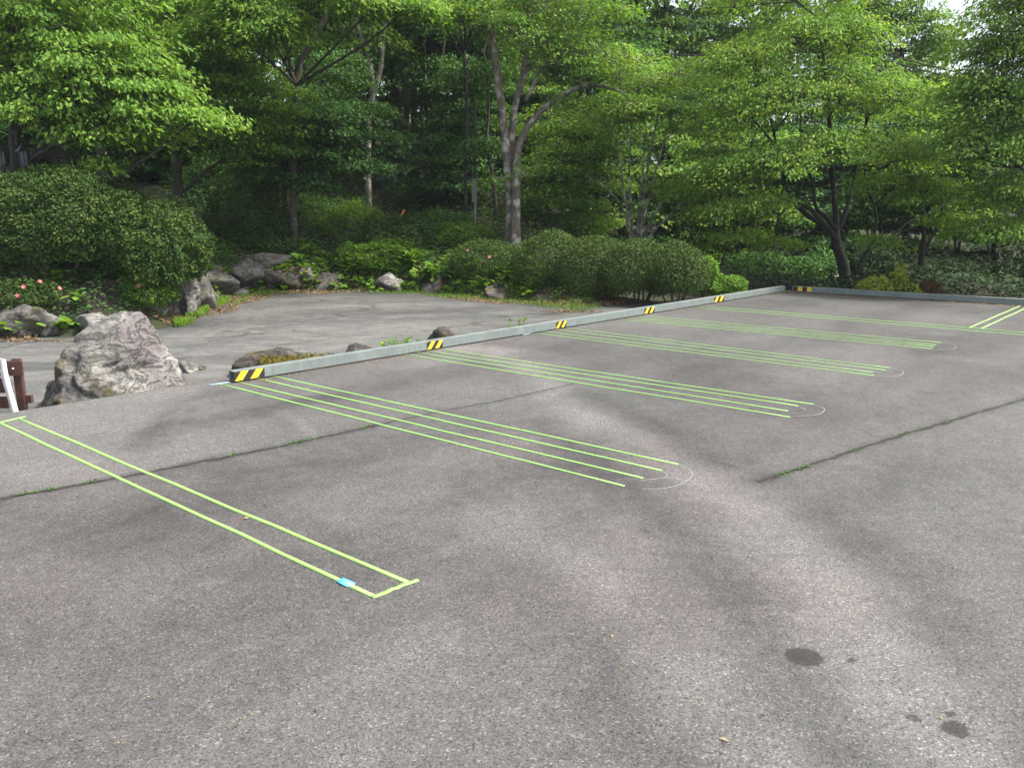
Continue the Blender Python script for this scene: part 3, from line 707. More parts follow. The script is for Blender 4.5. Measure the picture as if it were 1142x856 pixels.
# ------------------------------------------------------------------ foliage builders
def crown_leaves(rng_, cen, out, sr, nl, L, droop=.35, tilt=.45, wl=.58, flat=.13):
    Sn = len(cen); idx = np.repeat(np.arange(Sn), nl); N = len(idx)
    o = out[idx]; ac = np.c_[-o[:, 1], o[:, 0], np.zeros(N)]
    a = rng_.uniform(-1, 1, N); b_ = rng_.uniform(-1, 1, N) * (1 - .45 * np.abs(a))
    r = sr[idx]
    c_ = cen[idx] + o * (a * r * 1.15)[:, None] + ac * (b_ * r * .8)[:, None]
    c_[:, 2] += -droop * r * (np.clip(a, 0, 1) ** 2) * .7 - .15 * r * b_ ** 2 + rng_.normal(0, flat, N) * r
    d = o * (.55 + .5 * a)[:, None] + ac * (b_ * 1.0)[:, None] + rng_.normal(0, .38, (N, 3)); d[:, 2] -= droop
    n = np.c_[rng_.normal(0, tilt, (N, 2)), np.ones(N)] + o * .25
    Ls = L * rng_.uniform(.5, 1.35, N)
    V, Q_ = leaf_geo(c_, d, n, Ls, Ls * wl * rng_.uniform(.8, 1.15, N), rng_.uniform(-.05, .12, N)[:, None])
    sv = rng_.normal(0, .13, Sn)[idx]
    return V, Q_, np.clip(.45 + sv + rng_.normal(0, .2, N), 0, 1)
def blob_sprays(rng_, c_, rad, n, layer=0):
    v = nrm(rng_.normal(size=(n, 3))); rr_ = rng_.uniform(.25, 1, n) ** .5
    v[:, 2] = np.where(v[:, 2] < -.55, -v[:, 2] * .5, v[:, 2])
    p_ = v * rr_[:, None] * np.asarray(rad)
    if layer: p_[:, 2] = np.round(p_[:, 2] / layer) * layer + rng_.normal(0, .05, n)
    return p_ + np.asarray(c_)
def tree(name, base, stems, blobs, leaf, bark, label, cat='tree', group=None, L=.11, nl=60, spr=.55, dens=1.0, droop=.35, tilt=.55, layer=0, seed=1, twig=.012, wl=.58, sides=8, flat=.13, fill=0):
    """stems: list of (points, r0, r1); blobs: list of (centre, radii, sprays)"""
    rng_ = np.random.default_rng(seed); base = np.asarray(base, float)
    g = Geo(); nodes = []
    for pts, r0, r1 in stems:
        q = curve(pts, max(10, int(8 * np.linalg.norm(np.diff(np.asarray(pts, float), axis=0), axis=1).sum() / 2)))
        q = q + rng_.normal(0, .012, q.shape) * np.linspace(0, 1, len(q))[:, None]
        g.tube(q, r0, r1, sides, .16, .5 if r0 > .06 and abs(q[0][2] - base[2]) < .3 else 0, rng_)
        for kk, x in enumerate(q): nodes.append((*x, r0 + (r1 - r0) * kk / len(q)))
    nodes = np.array(nodes)
    tc = np.array([base[0], base[1]])
    CE, OU, SR = [], [], []
    for (c_, rad, ns) in blobs:
        c_ = np.asarray(c_, float); ns = max(4, int(ns * dens))
        h = np.linalg.norm(nodes[:, :2] - c_[:2], axis=1)
        cost = np.abs(nodes[:, 2] - (c_[2] - .35 * h - .2)) + h * .8
        st = nodes[np.argmin(cost)]
        ln = np.linalg.norm(c_ - st[:3])
        mid = (st[:3] + c_) / 2 + rng_.normal(0, .08 * ln, 3) + np.array([0, 0, .08 * ln])
        q = curve([st[:3], mid, c_ + np.array([0, 0, .2 * rad[2]])], max(6, int(ln * 3)))
        r0 = min(st[3] * .75, .012 + .013 * ln)
        g.tube(q, r0, .014, 6, .1, 0, rng_)
        ln_nodes = [q[int(len(q) * .35):]]
        # secondary boughs inside the blob
        for _ in range(max(2, int(ns / 9))):
            s0 = q[rng_.integers(int(len(q) * .4), len(q))]
            e0 = c_ + nrm(rng_.normal(size=3)) * np.asarray(rad) * rng_.uniform(.5, .85)
            m0 = (s0 + e0) / 2 + rng_.normal(0, .1, 3)
            qq = curve([s0, m0, e0], 6); g.tube(qq, .02 if r0 > .02 else r0, .006, 4); ln_nodes.append(qq)
        LN = np.concatenate(ln_nodes)
        p_ = blob_sprays(rng_, c_, rad, ns, layer)
        ou = p_[:, :2] - tc; ou = ou + (p_[:, :2] - c_[:2]) * 1.5 + rng_.normal(0, .3, ou.shape)
        ou = nrm(np.c_[ou, np.zeros(len(ou))])
        for x, ov in zip(p_, ou):
            k = LN[np.argmin(np.linalg.norm(LN - x, axis=1))]
            m0 = (k + x) / 2 + rng_.normal(0, .04, 3)
            g.tube(np.array([k, m0, x + ov * spr * .5]), twig, .003, 3)
        CE.append(p_); OU.append(ou); SR.append(rng_.uniform(.7, 1.25, len(p_)) * spr)
    root = thing(name, base, label, cat, group)
    g.obj('trunk', bark, root, base)
    V, Q_, var = crown_leaves(rng_, np.concatenate(CE), np.concatenate(OU), np.concatenate(SR), nl, L, droop, tilt, wl, flat)
    mesh_obj('crown', V - base, Q_, leaf, root, var)
    return root
def blobpx(px, py, Y, rx, ry, rz, n): return (W(px, py, Y), (rx, ry, rz), n)
def ground(px, Y):                        # ground point below a photo column at distance Y
    x = (px - 571) / F * Y / math.cos(PITCH) * (1 - .02)
    return np.array([x, Y, tz(x, Y)])
def stempx(Y, pts, foot=True):            # stem through photo pixels at distance Y (optional per-point dY)
    out = [W(p_[0], p_[1], Y + (p_[2] if len(p_) > 2 else 0)) for p_ in pts]
    if foot:
        x, y = out[0][0], out[0][1]; z = tz(x, y) - .15
        if out[0][2] > z + .1: out = [np.array([x + .0, y, z])] + out
    return out

def bushhit(name, px, py, rpx, rz, ry, *a, lift=.35, **k):
    p = hit(px, py); return bush(name, p + np.array([0, ry * .35, rz * lift]), (rpx * p[1] / F, ry, rz), *a, **k)
def bush(name, c_, rad, n, L, leaf, label, cat='shrub', group=None, seed=1, lump=.22, lf=2.2, stems=None, under=-.8, flowers=0, depth=.28, bark=None, wl=.5, dens=None):
    rng_ = np.random.default_rng(seed); c_ = np.asarray(c_, float); rad = np.asarray(rad, float)
    v = nrm(rng_.normal(size=(int(n * 1.5), 3))); v = v[v[:, 2] > under][:n]; n = len(v)
    lum = 1 + lump * fbm(v * lf + seed, seed, 3) + lump * .5 * vnoise(v * lf * 4, seed + 5)
    rr_ = lum * (1 - depth * rng_.random(n) ** 1.6) + np.where(rng_.random(n) < .04, rng_.uniform(0, .12, n), 0)
    p_ = v * rr_[:, None] * rad
    d = v * .5 + rng_.normal(0, .55, (n, 3)); nn = v / rad * rad.min() * .9 + np.array([0, 0, .55]) + rng_.normal(0, .45, (n, 3))
    Ls = L * rng_.uniform(.6, 1.3, n)
    V, Q_ = leaf_geo(p_, d, nn, Ls, Ls * wl, np.full((n, 1), .05))
    var = np.clip(.42 + .3 * vnoise(v * 5 + 3, seed + 9) + rng_.normal(0, .2, n), 0, 1)
    root = thing(name, c_ - np.array([0, 0, rad[2] * .0]), label, cat, group)
    mesh_obj('foliage', V, Q_, leaf, root, var)
    g = Geo()
    gz = tz(c_[0], c_[1]) - c_[2] - .1
    for k in range(stems or 7):
        an = rng_.uniform(0, 2 * math.pi); e0 = np.array([math.cos(an) * rad[0] * .7, math.sin(an) * rad[1] * .7, rad[2] * rng_.uniform(.2, .7)])
        s0 = np.array([e0[0] * .25, e0[1] * .25, gz])
        q = curve([s0, (s0 + e0) / 2 + rng_.normal(0, .08, 3), e0], 8); g.tube(q, .022 if not stems else .05, .008, 5)
    for k in range(14):
        e0 = nrm(rng_.normal(size=3)) * rad * .8; e0[2] = abs(e0[2]) * .8
        g.tube(curve([np.array([e0[0] * .2, e0[1] * .2, gz * .2]), e0 * .6, e0], 5), .012, .004, 4)
    g.obj('stems', bark or M['bark'], root)
    if flowers:
        v = nrm(rng_.normal(size=(flowers * 4, 3))); v = v[(v[:, 2] > -.1) & (v[:, 1] < .3)][:flowers]
        lum = 1 + lump * fbm(v * lf + seed, seed, 3)
        fc = v * lum[:, None] * rad * 1.03
        idx = np.repeat(np.arange(len(v)), 5); ang = np.tile(np.arange(5) / 5 * 2 * math.pi, len(v))
        o_ = v[idx]; t1 = nrm(np.cross(o_, [0, 0, 1.])); t2 = np.cross(o_, t1)
        dd = t1 * np.cos(ang)[:, None] + t2 * np.sin(ang)[:, None] + o_ * .35
        LL = np.full(len(idx), .045)
        V, Q_ = leaf_geo(fc[idx] + nrm(dd) * .022, dd, o_, LL, LL * .8, np.full((len(idx), 1), .0))
        mesh_obj('blossom', V, Q_, M['petal'], root, rng_.random(len(idx)))
    return root
def plant(name, loc, n, L, hgt, leaf, label, cat='plant', group=None, seed=1, spread=.2, upright=.3, wl=.9):
    rng_ = np.random.default_rng(seed); n_ = n
    an = rng_.uniform(0, 2 * math.pi, n_); r = spread * np.sqrt(rng_.random(n_)); z = hgt * rng_.uniform(.35, 1, n_)
    p_ = np.c_[np.cos(an) * r, np.sin(an) * r, z]
    d = np.c_[np.cos(an), np.sin(an), rng_.normal(upright, .3, n_)]; nn = np.c_[rng_.normal(0, .4, (n_, 2)), np.ones(n_)] + np.c_[np.zeros(n_), -np.full(n_, .35), np.zeros(n_)]
    Ls = L * rng_.uniform(.6, 1.2, n_)
    # rounded six-sided leaves
    d = nrm(d); s = nrm(np.cross(d, nn)); nn = np.cross(s, d)
    q = []
    for (a, b_, h) in ((-.5, 0, 0), (-.38, .4, .06), (.15, .5, .08), (.5, 0, -.06), (.15, -.5, .08), (-.38, -.4, .06)):
        q.append(p_ + d * (Ls * a)[:, None] + s * (Ls * wl * b_)[:, None] + nn * (Ls * h)[:, None])
    V = np.stack(q, 1).reshape(-1, 3); Q_ = np.arange(n_ * 6).reshape(-1, 6)
    root = thing(name, loc, label, cat, group)
    mesh_obj('leaves', V, Q_, leaf, root, np.clip(rng_.normal(.5, .22, n_), 0, 1))
    g = Geo()
    for x in p_: g.tube(np.array([[x[0] * .3, x[1] * .3, -.05], [x[0] * .8, x[1] * .8, x[2] * .7], x]), .006, .003, 3)
    g.obj('stalks', M['leaf_herb'], root)
    return root
B = blobpx
# ------------------------------------------------------------------ trees that read one by one
# bright tree at the left edge
Y = 16.8
st = stempx(Y, [(12, 330), (15, 250), (17, 180), (14, 120), (10, 60), (20, -30), (30, -140)])
tree('broadleaf_tree', ground(13, Y), [(st, .13, .05), (stempx(Y, [(16, 150), (40, 128), (70, 118), (110, 105)], False), .05, .02), (stempx(Y - .3, [(12, 75), (22, 40), (30, 0), (40, -60)], False), .05, .02)],
     [B(25, 40, 16.6, 1.5, 1.2, 1.0, 60), B(80, 70, 16.2, 1.7, 1.1, .85, 80), B(130, 95, 15.9, 1.4, 1, .7, 70), B(180, 122, 15.6, .9, .8, .4, 42), B(226, 131, 15.5, .45, .5, .2, 14),
      B(60, 125, 16, 1.3, 1, .55, 50), B(15, 110, 16.3, 1.0, 1, .7, 34), B(120, 150, 15.7, .7, .6, .32, 26), B(100, 25, 16.8, 1.6, 1.4, 1, 60), B(60, -60, 17, 2.4, 2.0, 1.4, 80), B(118, 182, 15.6, .25, .25, .15, 6), B(170, 150, 15.8, .5, .5, .2, 12)],
     M['leaf_fresh'], M['bark'], 'bright fresh green tree at the left edge with layered drooping sprays, behind two black lanterns', L=.108, nl=72, spr=.5, droop=.55, seed=3, wl=.5, dens=.85, layer=.34)
# tall trunks top left
Y = 21
tree('broadleaf_tree', ground(112, Y), [(stempx(Y, [(118, 250), (114, 150), (108, 60), (104, 0), (100, -120), (100, -250)]), .17, .09), (stempx(Y, [(107, 40), (98, 10), (86, -40)], False), .09, .04)],
     [B(140, -60, 21, 2.5, 2, 1.6, 90), B(60, -120, 21, 2.4, 2, 1.6, 70), B(190, 50, 21.3, 1.0, 1.2, .8, 36), B(150, 35, 21.6, 1.1, 1, .7, 30)],
     M['leaf_mid'], M['bark'], 'tall tree with grey bark showing at the top, behind the bright left tree', L=.1, nl=80, seed=5)
Y = 20.5
tree('broadleaf_tree', ground(198, Y), [(stempx(Y, [(199, 250), (197, 185), (192, 120), (186, 40), (184, -60), (180, -200)]), .14, .06)],
     [B(205, 60, 20.2, 1.3, 1.2, .9, 60), B(245, 95, 20, 1.3, 1.1, .8, 64), B(285, 120, 19.8, 1.1, 1, .7, 50), B(240, 150, 20, 1.3, 1, .6, 54), B(215, 10, 20.5, 1.3, 1.2, .9, 50), B(200, -100, 21, 2.2, 2, 1.6, 70), B(300, 165, 20.3, .9, .9, .45, 30)],
     M['leaf_mid'], M['bark'], 'mid green tree right of the bright left tree, trunk behind the big azalea', L=.095, nl=85, layer=.42, seed=6)
Y = 18.6
tree('broadleaf_tree', ground(330, Y + 2), [(stempx(Y + 2, [(328, 260), (327, 200), (330, 130), (332, 80), (345, 50), (360, 25), (375, -10), (390, -90)]), .10, .05), (stempx(Y + 1.5, [(331, 95), (310, 55), (285, 25), (270, -20)], False), .05, .02)],
     [B(275, 15, 19, 1.1, 1.0, .75, 60), B(305, 35, 18.6, .75, .8, .55, 42), B(250, 45, 19, 1, .9, .6, 44), B(295, -30, 19, 1.3, 1, .8, 50), B(420, 8, 18.4, 1.2, .7, .26, 34), B(455, 12, 18.4, .6, .5, .2, 16), B(385, -5, 18.6, 1.2, .9, .35, 34), B(400, -90, 19, 2, 1.5, 1, 60)],
     M['leaf_fresh'], M['bark'], 'sunlit fresh green tree with an arching trunk, leaves hanging in from the top', L=.108, nl=74, spr=.5, droop=.5, seed=8, wl=.5)
# dark layered maples of the under-storey
Y = 21.3
tree('maple_tree', ground(322, Y), [(stempx(Y, [(319, 250), (317, 205), (322, 160), (335, 120), (340, 80)]), .08, .03), (stempx(Y, [(325, 250), (328, 200), (340, 165), (365, 140)]), .06, .02)],
     [B(345, 120, 21, 1.3, 1.1, .5, 60), B(385, 150, 20.8, 1.3, 1, .5, 60), B(330, 165, 21, 1.3, 1, .45, 50), B(410, 185, 20.8, .8, .8, .35, 34), B(350, 200, 20.8, .7, .8, .3, 26), B(300, 190, 21, .9, .8, .4, 30), B(390, 120, 21.6, 1, .9, .4, 36), B(370, 85, 22, 1.3, 1, .5, 36)],
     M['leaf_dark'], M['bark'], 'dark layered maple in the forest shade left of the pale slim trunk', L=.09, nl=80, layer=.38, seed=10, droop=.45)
Y = 23.5
tree('maple_tree', ground(655, Y), [(stempx(Y, [(652, 285), (655, 240), (650, 200), (640, 150)]), .07, .03), (stempx(Y, [(655, 250), (668, 215), (680, 180)]), .04, .02)],
     [B(625, 140, 23.3, 1.3, 1, .5, 56), B(655, 165, 23, 1.3, 1, .4, 56), B(620, 190, 23, 1.1, .9, .4, 46), B(668, 205, 23, .9, .8, .35, 34), B(630, 225, 22.8, 1.0, .8, .35, 40), B(650, 243, 22.8, .9, .7, .3, 30), B(605, 215, 23, .8, .8, .35, 28), B(680, 130, 23.5, 1.1, 1, .5, 40)],
     M['leaf_mid'], M['bark'], 'layered maple between the pale double trunk and the many stemmed shrub tree', L=.092, nl=80, layer=.4, seed=11, droop=.45)
Y = 24.5
tree('maple_tree', ground(505, Y), [(stempx(Y, [(505, 250), (500, 200), (510, 160), (520, 110)]), .06, .025)],
     [B(500, 175, 24.3, 1.2, 1, .5, 44), B(515, 135, 24.5, 1.3, 1.2, .6, 50), B(485, 205, 24.2, .9, .8, .35, 28), B(528, 205, 24.2, .8, .7, .35, 26), B(520, 95, 25, 1.3, 1.2, .6, 40)],
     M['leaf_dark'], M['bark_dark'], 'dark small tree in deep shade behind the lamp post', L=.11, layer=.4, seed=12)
# slim and thick trunks of the middle
Y = 24
tree('broadleaf_tree', ground(411, Y), [(stempx(Y, [(412, 260), (411, 225), (410, 160), (412, 125), (416, 100), (412, 70), (402, 40), (392, 0), (388, -80)]), .105, .05), (stempx(Y, [(413, 115), (424, 80), (428, 40), (432, 0), (440, -90)], False), .07, .04), (stempx(Y, [(416, 95), (404, 62), (395, 35), (392, 20)], False), .05, .02)],
     [B(400, 50, 24.5, 1.4, 1.2, .7, 44), B(380, -40, 24, 2, 2, 1.3, 70), B(440, -60, 24, 2, 2, 1.4, 70), B(365, 60, 24.6, 1.1, 1, .6, 30)],
     M['leaf_mid'], M['bark_pale'], 'slim tree with a pale lower trunk forking above the dark maple', L=.12, seed=13)
Y = 27
tree('broadleaf_tree', ground(448, Y), [(stempx(Y, [(446, 240), (447, 200), (450, 140), (453, 80), (456, 20), (460, -60), (462, -170)]), .2, .13), (stempx(Y, [(452, 70), (445, 40), (440, 10), (432, -40)], False), .09, .05), (stempx(Y, [(450, 110), (470, 75), (500, 55)], False), .05, .02)],
     [B(480, 50, 27.5, 1.8, 1.5, .9, 50), B(440, -60, 27, 3, 2.4, 1.6, 80), B(520, 30, 27, 1.8, 1.5, 1, 50)],
     M['leaf_dark'], M['bark'], 'thick dark straight trunk standing beside the dark boulder in the forest', L=.13, seed=14)
Y = 25
tree('broadleaf_tree', ground(476, Y), [(stempx(Y, [(476, 245), (479, 200), (483, 150), (490, 100), (494, 60), (498, 0), (500, -80)]), .055, .03), (stempx(Y, [(483, 145), (500, 120), (512, 85), (530, 60)], False), .03, .015)],
     [B(500, 80, 25.3, 1.2, 1.1, .6, 36), B(500, -40, 25, 1.6, 1.5, 1, 50)], M['leaf_dark'], M['bark'], 'very thin leaning pale stem right of the thick dark trunk', L=.11, seed=15)
tree('broadleaf_tree', ground(466, Y + .6), [(stempx(Y + .6, [(467, 240), (468, 190), (470, 130), (473, 60), (475, -40)]), .04, .02)],
     [B(470, 20, 25.6, 1, 1, .7, 26), B(478, -40, 25, 1.4, 1.2, .8, 30)], M['leaf_dark'], M['bark_dark'], 'very thin straight dark stem just right of the thick dark trunk', L=.11, seed=16)
Y = 22.5
tree('broadleaf_tree', ground(553, Y), [(stempx(Y, [(555, 275), (553, 230), (549, 195), (543, 160), (545, 110), (540, 60)]), .06, .03)],
     [B(540, 165, 22.6, .7, .7, .35, 22), B(535, 90, 22.8, 1.1, 1, .6, 40), B(545, 30, 23, 1.2, 1, .6, 40)], M['leaf_dark'], M['bark'], 'crooked thin trunk between the lamp post and the pale double trunk', L=.105, seed=17)
# pale double trunk, the main tree of the middle
Y = 20.8
s1 = stempx(Y, [(569, 285), (569, 255), (568, 215), (566, 185), (562, 140), (556, 95), (550, 50), (546, 0), (542, -80), (540, -160)])
s2 = stempx(Y - .15, [(574, 285), (575, 240), (576, 205), (577, 170), (584, 150), (598, 130), (618, 112), (640, 100), (655, 94)])
s3 = stempx(Y + .1, [(570, 210), (570, 170), (574, 120), (584, 80), (586, 40), (592, 0), (598, -60)], False)
s4 = stempx(Y, [(586, 112), (597, 92), (606, 72), (626, 66), (640, 58)], False)
s5 = stempx(Y, [(655, 94), (675, 97), (692, 102), (712, 100), (728, 90)], False)
s6 = stempx(Y + .1, [(582, 90), (600, 62), (616, 40), (640, 18), (650, -5)], False)
tree('broadleaf_tree', ground(571, Y), [(s1, .125, .07), (s2, .125, .05), (s3, .10, .05), (s4, .05, .025), (s5, .05, .02), (s6, .05, .02), (stempx(Y - .3, [(692, 102), (712, 118), (735, 130)], False), .025, .01), (stempx(Y, [(549, 45), (536, 30), (520, 30), (505, 22)], False), .04, .015)],
     [B(610, 50, 20.6, 1.3, 1.1, .6, 48), B(650, 60, 20.4, 1.2, 1, .5, 46), B(690, 75, 20.2, 1, .9, .4, 36), B(600, 12, 20.8, 1.4, 1.2, .6, 50), B(660, 20, 20.6, 1.3, 1.1, .6, 44), B(570, 30, 20.4, .9, .8, .5, 26), B(640, 120, 20.9, .9, .8, .3, 24), B(700, 118, 20.3, .9, .8, .35, 24), B(560, -60, 20.8, 2.4, 2, 1.2, 90), B(660, -40, 20.8, 2, 1.6, 1, 60), B(600, 185, 20.4, .35, .4, .2, 8), B(560, 200, 20.5, .25, .3, .12, 5)],
     M['leaf_yellow'], M['bark_pale'], 'forked tree with pale mottled double trunk and long arching limb, beside the hedge', L=.082, nl=54, spr=.5, seed=20, droop=.3)
tree('broadleaf_tree', ground(515, 22), [(stempx(22, [(520, 270), (519, 200), (520, 120), (518, 60), (512, 20), (510, -40)]), .05, .03)],
     [B(512, 10, 20.6, .9, .8, .3, 34), B(498, 14, 20.4, .6, .6, .25, 20), B(530, 20, 21, .8, .7, .35, 24)], M['leaf_yellow'], M['bark_dark'], 'thin tree with yellowish orange leaves at the top, left of the pale trunk', L=.095, nl=40, spr=.4, seed=21)
# many stemmed shrub tree
Y = 21.5
ends = [((705, 288), (700, 240), (694, 200), (688, 160), (676, 140)), ((708, 288), (704, 235), (702, 190), (704, 140), (700, 110)), ((710, 288), (712, 240), (716, 200), (720, 150), (718, 115)), ((712, 288), (718, 245), (728, 205), (740, 160), (752, 120)),
        ((714, 288), (722, 255), (740, 222), (765, 195), (790, 178)), ((711, 288), (716, 230), (724, 180), (733, 130), (738, 110)), ((716, 288), (726, 262), (752, 235), (780, 205), (805, 195)), ((707, 288), (700, 250), (690, 225), (670, 205), (652, 196))]
sts = [(stempx(Y + .25 * (k % 3 - 1), list(e)), .05 - .004 * (k % 4), .012) for k, e in enumerate(ends)]
tree('shrub_tree', ground(710, Y), sts,
     [B(690, 128, 21.4, 1.0, 1, .35, 40), B(735, 120, 21.2, 1.1, 1, .4, 46), B(775, 140, 21, 1, 1, .45, 40), B(800, 170, 20.8, .9, .8, .4, 34), B(715, 95, 21.6, 1.1, 1, .45, 40), B(755, 90, 21.4, 1.0, 1, .45, 40), B(740, 205, 20.9, .5, .5, .2, 12), B(770, 215, 20.6, .6, .5, .15, 12)],
     M['leaf_yellow'], M['bark_pale'], 'many stemmed shrub tree with thin pale stems fanning out of the clipped hedge', L=.085, nl=60, spr=.45, seed=22, layer=.36)
# right hand cherry
Y = 20.4
ct = stempx(Y, [(948, 345), (944, 318), (940, 295), (934, 275), (931, 262)])
sr_ = stempx(Y + .2, [(947, 330), (944, 300), (940, 285), (938, 270)])
l1 = stempx(Y - .2, [(933, 268), (920, 252), (900, 240), (884, 222), (876, 205), (870, 180), (862, 150), (856, 110)], False)
l2 = stempx(Y, [(932, 264), (932, 240), (930, 215), (927, 190), (926, 150), (922, 100), (918, 60), (914, 20)], False)
l3 = stempx(Y + .2, [(934, 258), (942, 240), (946, 225), (952, 200), (962, 160), (966, 125), (970, 90)], False)
l4 = stempx(Y - .5, [(922, 254), (906, 235), (888, 226), (862, 222), (835, 220), (812, 212)], False)
l5 = stempx(Y - .2, [(931, 255), (920, 240), (910, 232), (905, 200), (895, 170), (893, 120)], False)
l6 = stempx(Y - .3, [(956, 300), (968, 278), (975, 262), (977, 236), (970, 215), (962, 205)], False)
l7 = stempx(Y - .5, [(968, 280), (985, 270), (1000, 258), (1016, 247), (1035, 238), (1060, 225)], False)
l8 = stempx(Y, [(962, 160), (972, 118), (985, 108), (1010, 95)], False)
tree('cherry_tree', ground(946, Y), [(ct, .16, .12), (sr_, .09, .06), (l1, .08, .03), (l2, .085, .03), (l3, .06, .02), (l4, .06, .02), (l5, .06, .02), (l6, .05, .02), (l7, .04, .012), (l8, .03, .012)],
     [B(830, 70, 19.8, 1.0, 1.0, .6, 46), B(880, 50, 20, 1.2, 1.2, .8, 60), B(940, 40, 20.2, 1.2, 1.2, .8, 60), B(830, 130, 19.5, 1.1, 1, .6, 56), B(885, 110, 19.4, 1.2, 1, .7, 60), B(945, 100, 19.6, 1.3, 1.1, .8, 64), B(1000, 110, 20, 1.1, 1.1, .7, 50), B(810, 190, 19.4, .8, .9, .4, 40), B(860, 180, 19.1, 1.0, .9, .45, 50), B(915, 170, 19, 1.1, .9, .5, 54), B(975, 165, 19.2, 1.2, 1, .55, 58), B(1030, 170, 19.4, 1.1, 1, .5, 50),
      B(800, 235, 19.4, .6, .7, .3, 26), B(825, 262, 19.3, .5, .6, .22, 18), B(845, 225, 19.2, .7, .7, .3, 28), B(1000, 205, 19, .9, .8, .3, 34), B(1050, 215, 19, .8, .8, .3, 32), B(1075, 245, 18.8, .5, .6, .25, 20), B(868, 272, 19.5, .5, .5, .15, 12), B(975, 268, 19.6, .4, .4, .15, 9), B(860, -10, 20.5, 1.6, 1.5, 1, 70), B(940, -20, 20.8, 1.7, 1.5, .9, 70), B(780, 210, 19.8, .5, .6, .3, 18)],
     M['leaf_cherry'], M['bark_dark'], 'wide spreading tree with a dark leaning trunk just behind the back rail', L=.092, nl=64, spr=.48, droop=.55, seed=30, wl=.48)
# right edge tree, trunk outside the frame
Y = 17.5
tree('broadleaf_tree', ground(1205, Y), [(stempx(Y, [(1205, 330), (1200, 260), (1190, 180), (1180, 100), (1176, 0), (1170, -120)]), .13, .06)],
     [B(1140, 60, 17.4, 1.2, 1.2, .9, 70), B(1115, 110, 17.2, 1.0, 1, .7, 64), B(1095, 165, 17.1, .9, 1, .4, 50), B(1140, 160, 17, 1.1, 1, .6, 56), B(1130, 215, 17, 1.0, .9, .35, 44), B(1105, 255, 16.9, .6, .7, .22, 26), B(1150, 255, 16.8, .8, .8, .3, 32), B(1135, 10, 17.6, 1, 1, .7, 40), B(1200, 0, 17.5, 1.8, 1.6, 1.4, 70)],
     M['leaf_mid'], M['bark'], 'mid green tree reaching in from the right edge with long hanging leaves', L=.1, nl=70, spr=.48, droop=.6, seed=31, wl=.46, dens=1.5)
# trees behind the cherry
Y = 25
tree('broadleaf_tree', ground(1004, Y), [(stempx(Y, [(1002, 330), (1005, 300), (1010, 265), (1012, 240), (1015, 180)]), .1, .05)],
     [B(1010, 205, 25, 1.5, 1.2, .6, 50), B(1040, 130, 25, 1.6, 1.4, .8, 60), B(985, 225, 25, .9, .9, .4, 26)], M['leaf_mid'], M['bark_dark'], 'dark trunk in the shade behind the spreading tree, left one of the two', L=.12, seed=32)
tree('broadleaf_tree', ground(1026, Y - .6), [(stempx(Y - .6, [(1022, 335), (1026, 300), (1029, 275), (1032, 250), (1040, 200)]), .1, .05), (stempx(Y - .6, [(1028, 285), (1040, 262), (1048, 245), (1060, 205)], False), .05, .02)],
     [B(1060, 180, 24.3, 1.6, 1.2, .6, 54), B(1090, 130, 24.4, 1.5, 1.4, .8, 50), B(1040, 225, 24.2, 1, .9, .3, 30)], M['leaf_mid'], M['bark_dark'], 'forked dark trunk in the shade behind the spreading tree, right one of the two', L=.12, seed=33)
Y = 23.5
tree('broadleaf_tree', ground(1122, Y), [(stempx(Y, [(1118, 325), (1122, 305), (1128, 290), (1133, 275), (1140, 235)]), .055, .03), (stempx(Y, [(1119, 325), (1118, 305), (1115, 290), (1114, 275), (1118, 240)]), .04, .02)],
     [B(1120, 215, 23.5, 1.2, 1, .5, 40), B(1150, 180, 23.5, 1.4, 1.2, .7, 40)], M['leaf_dark'], M['bark_pale'], 'small tree with two whitish stems in the shade at the right edge', L=.11, seed=34)
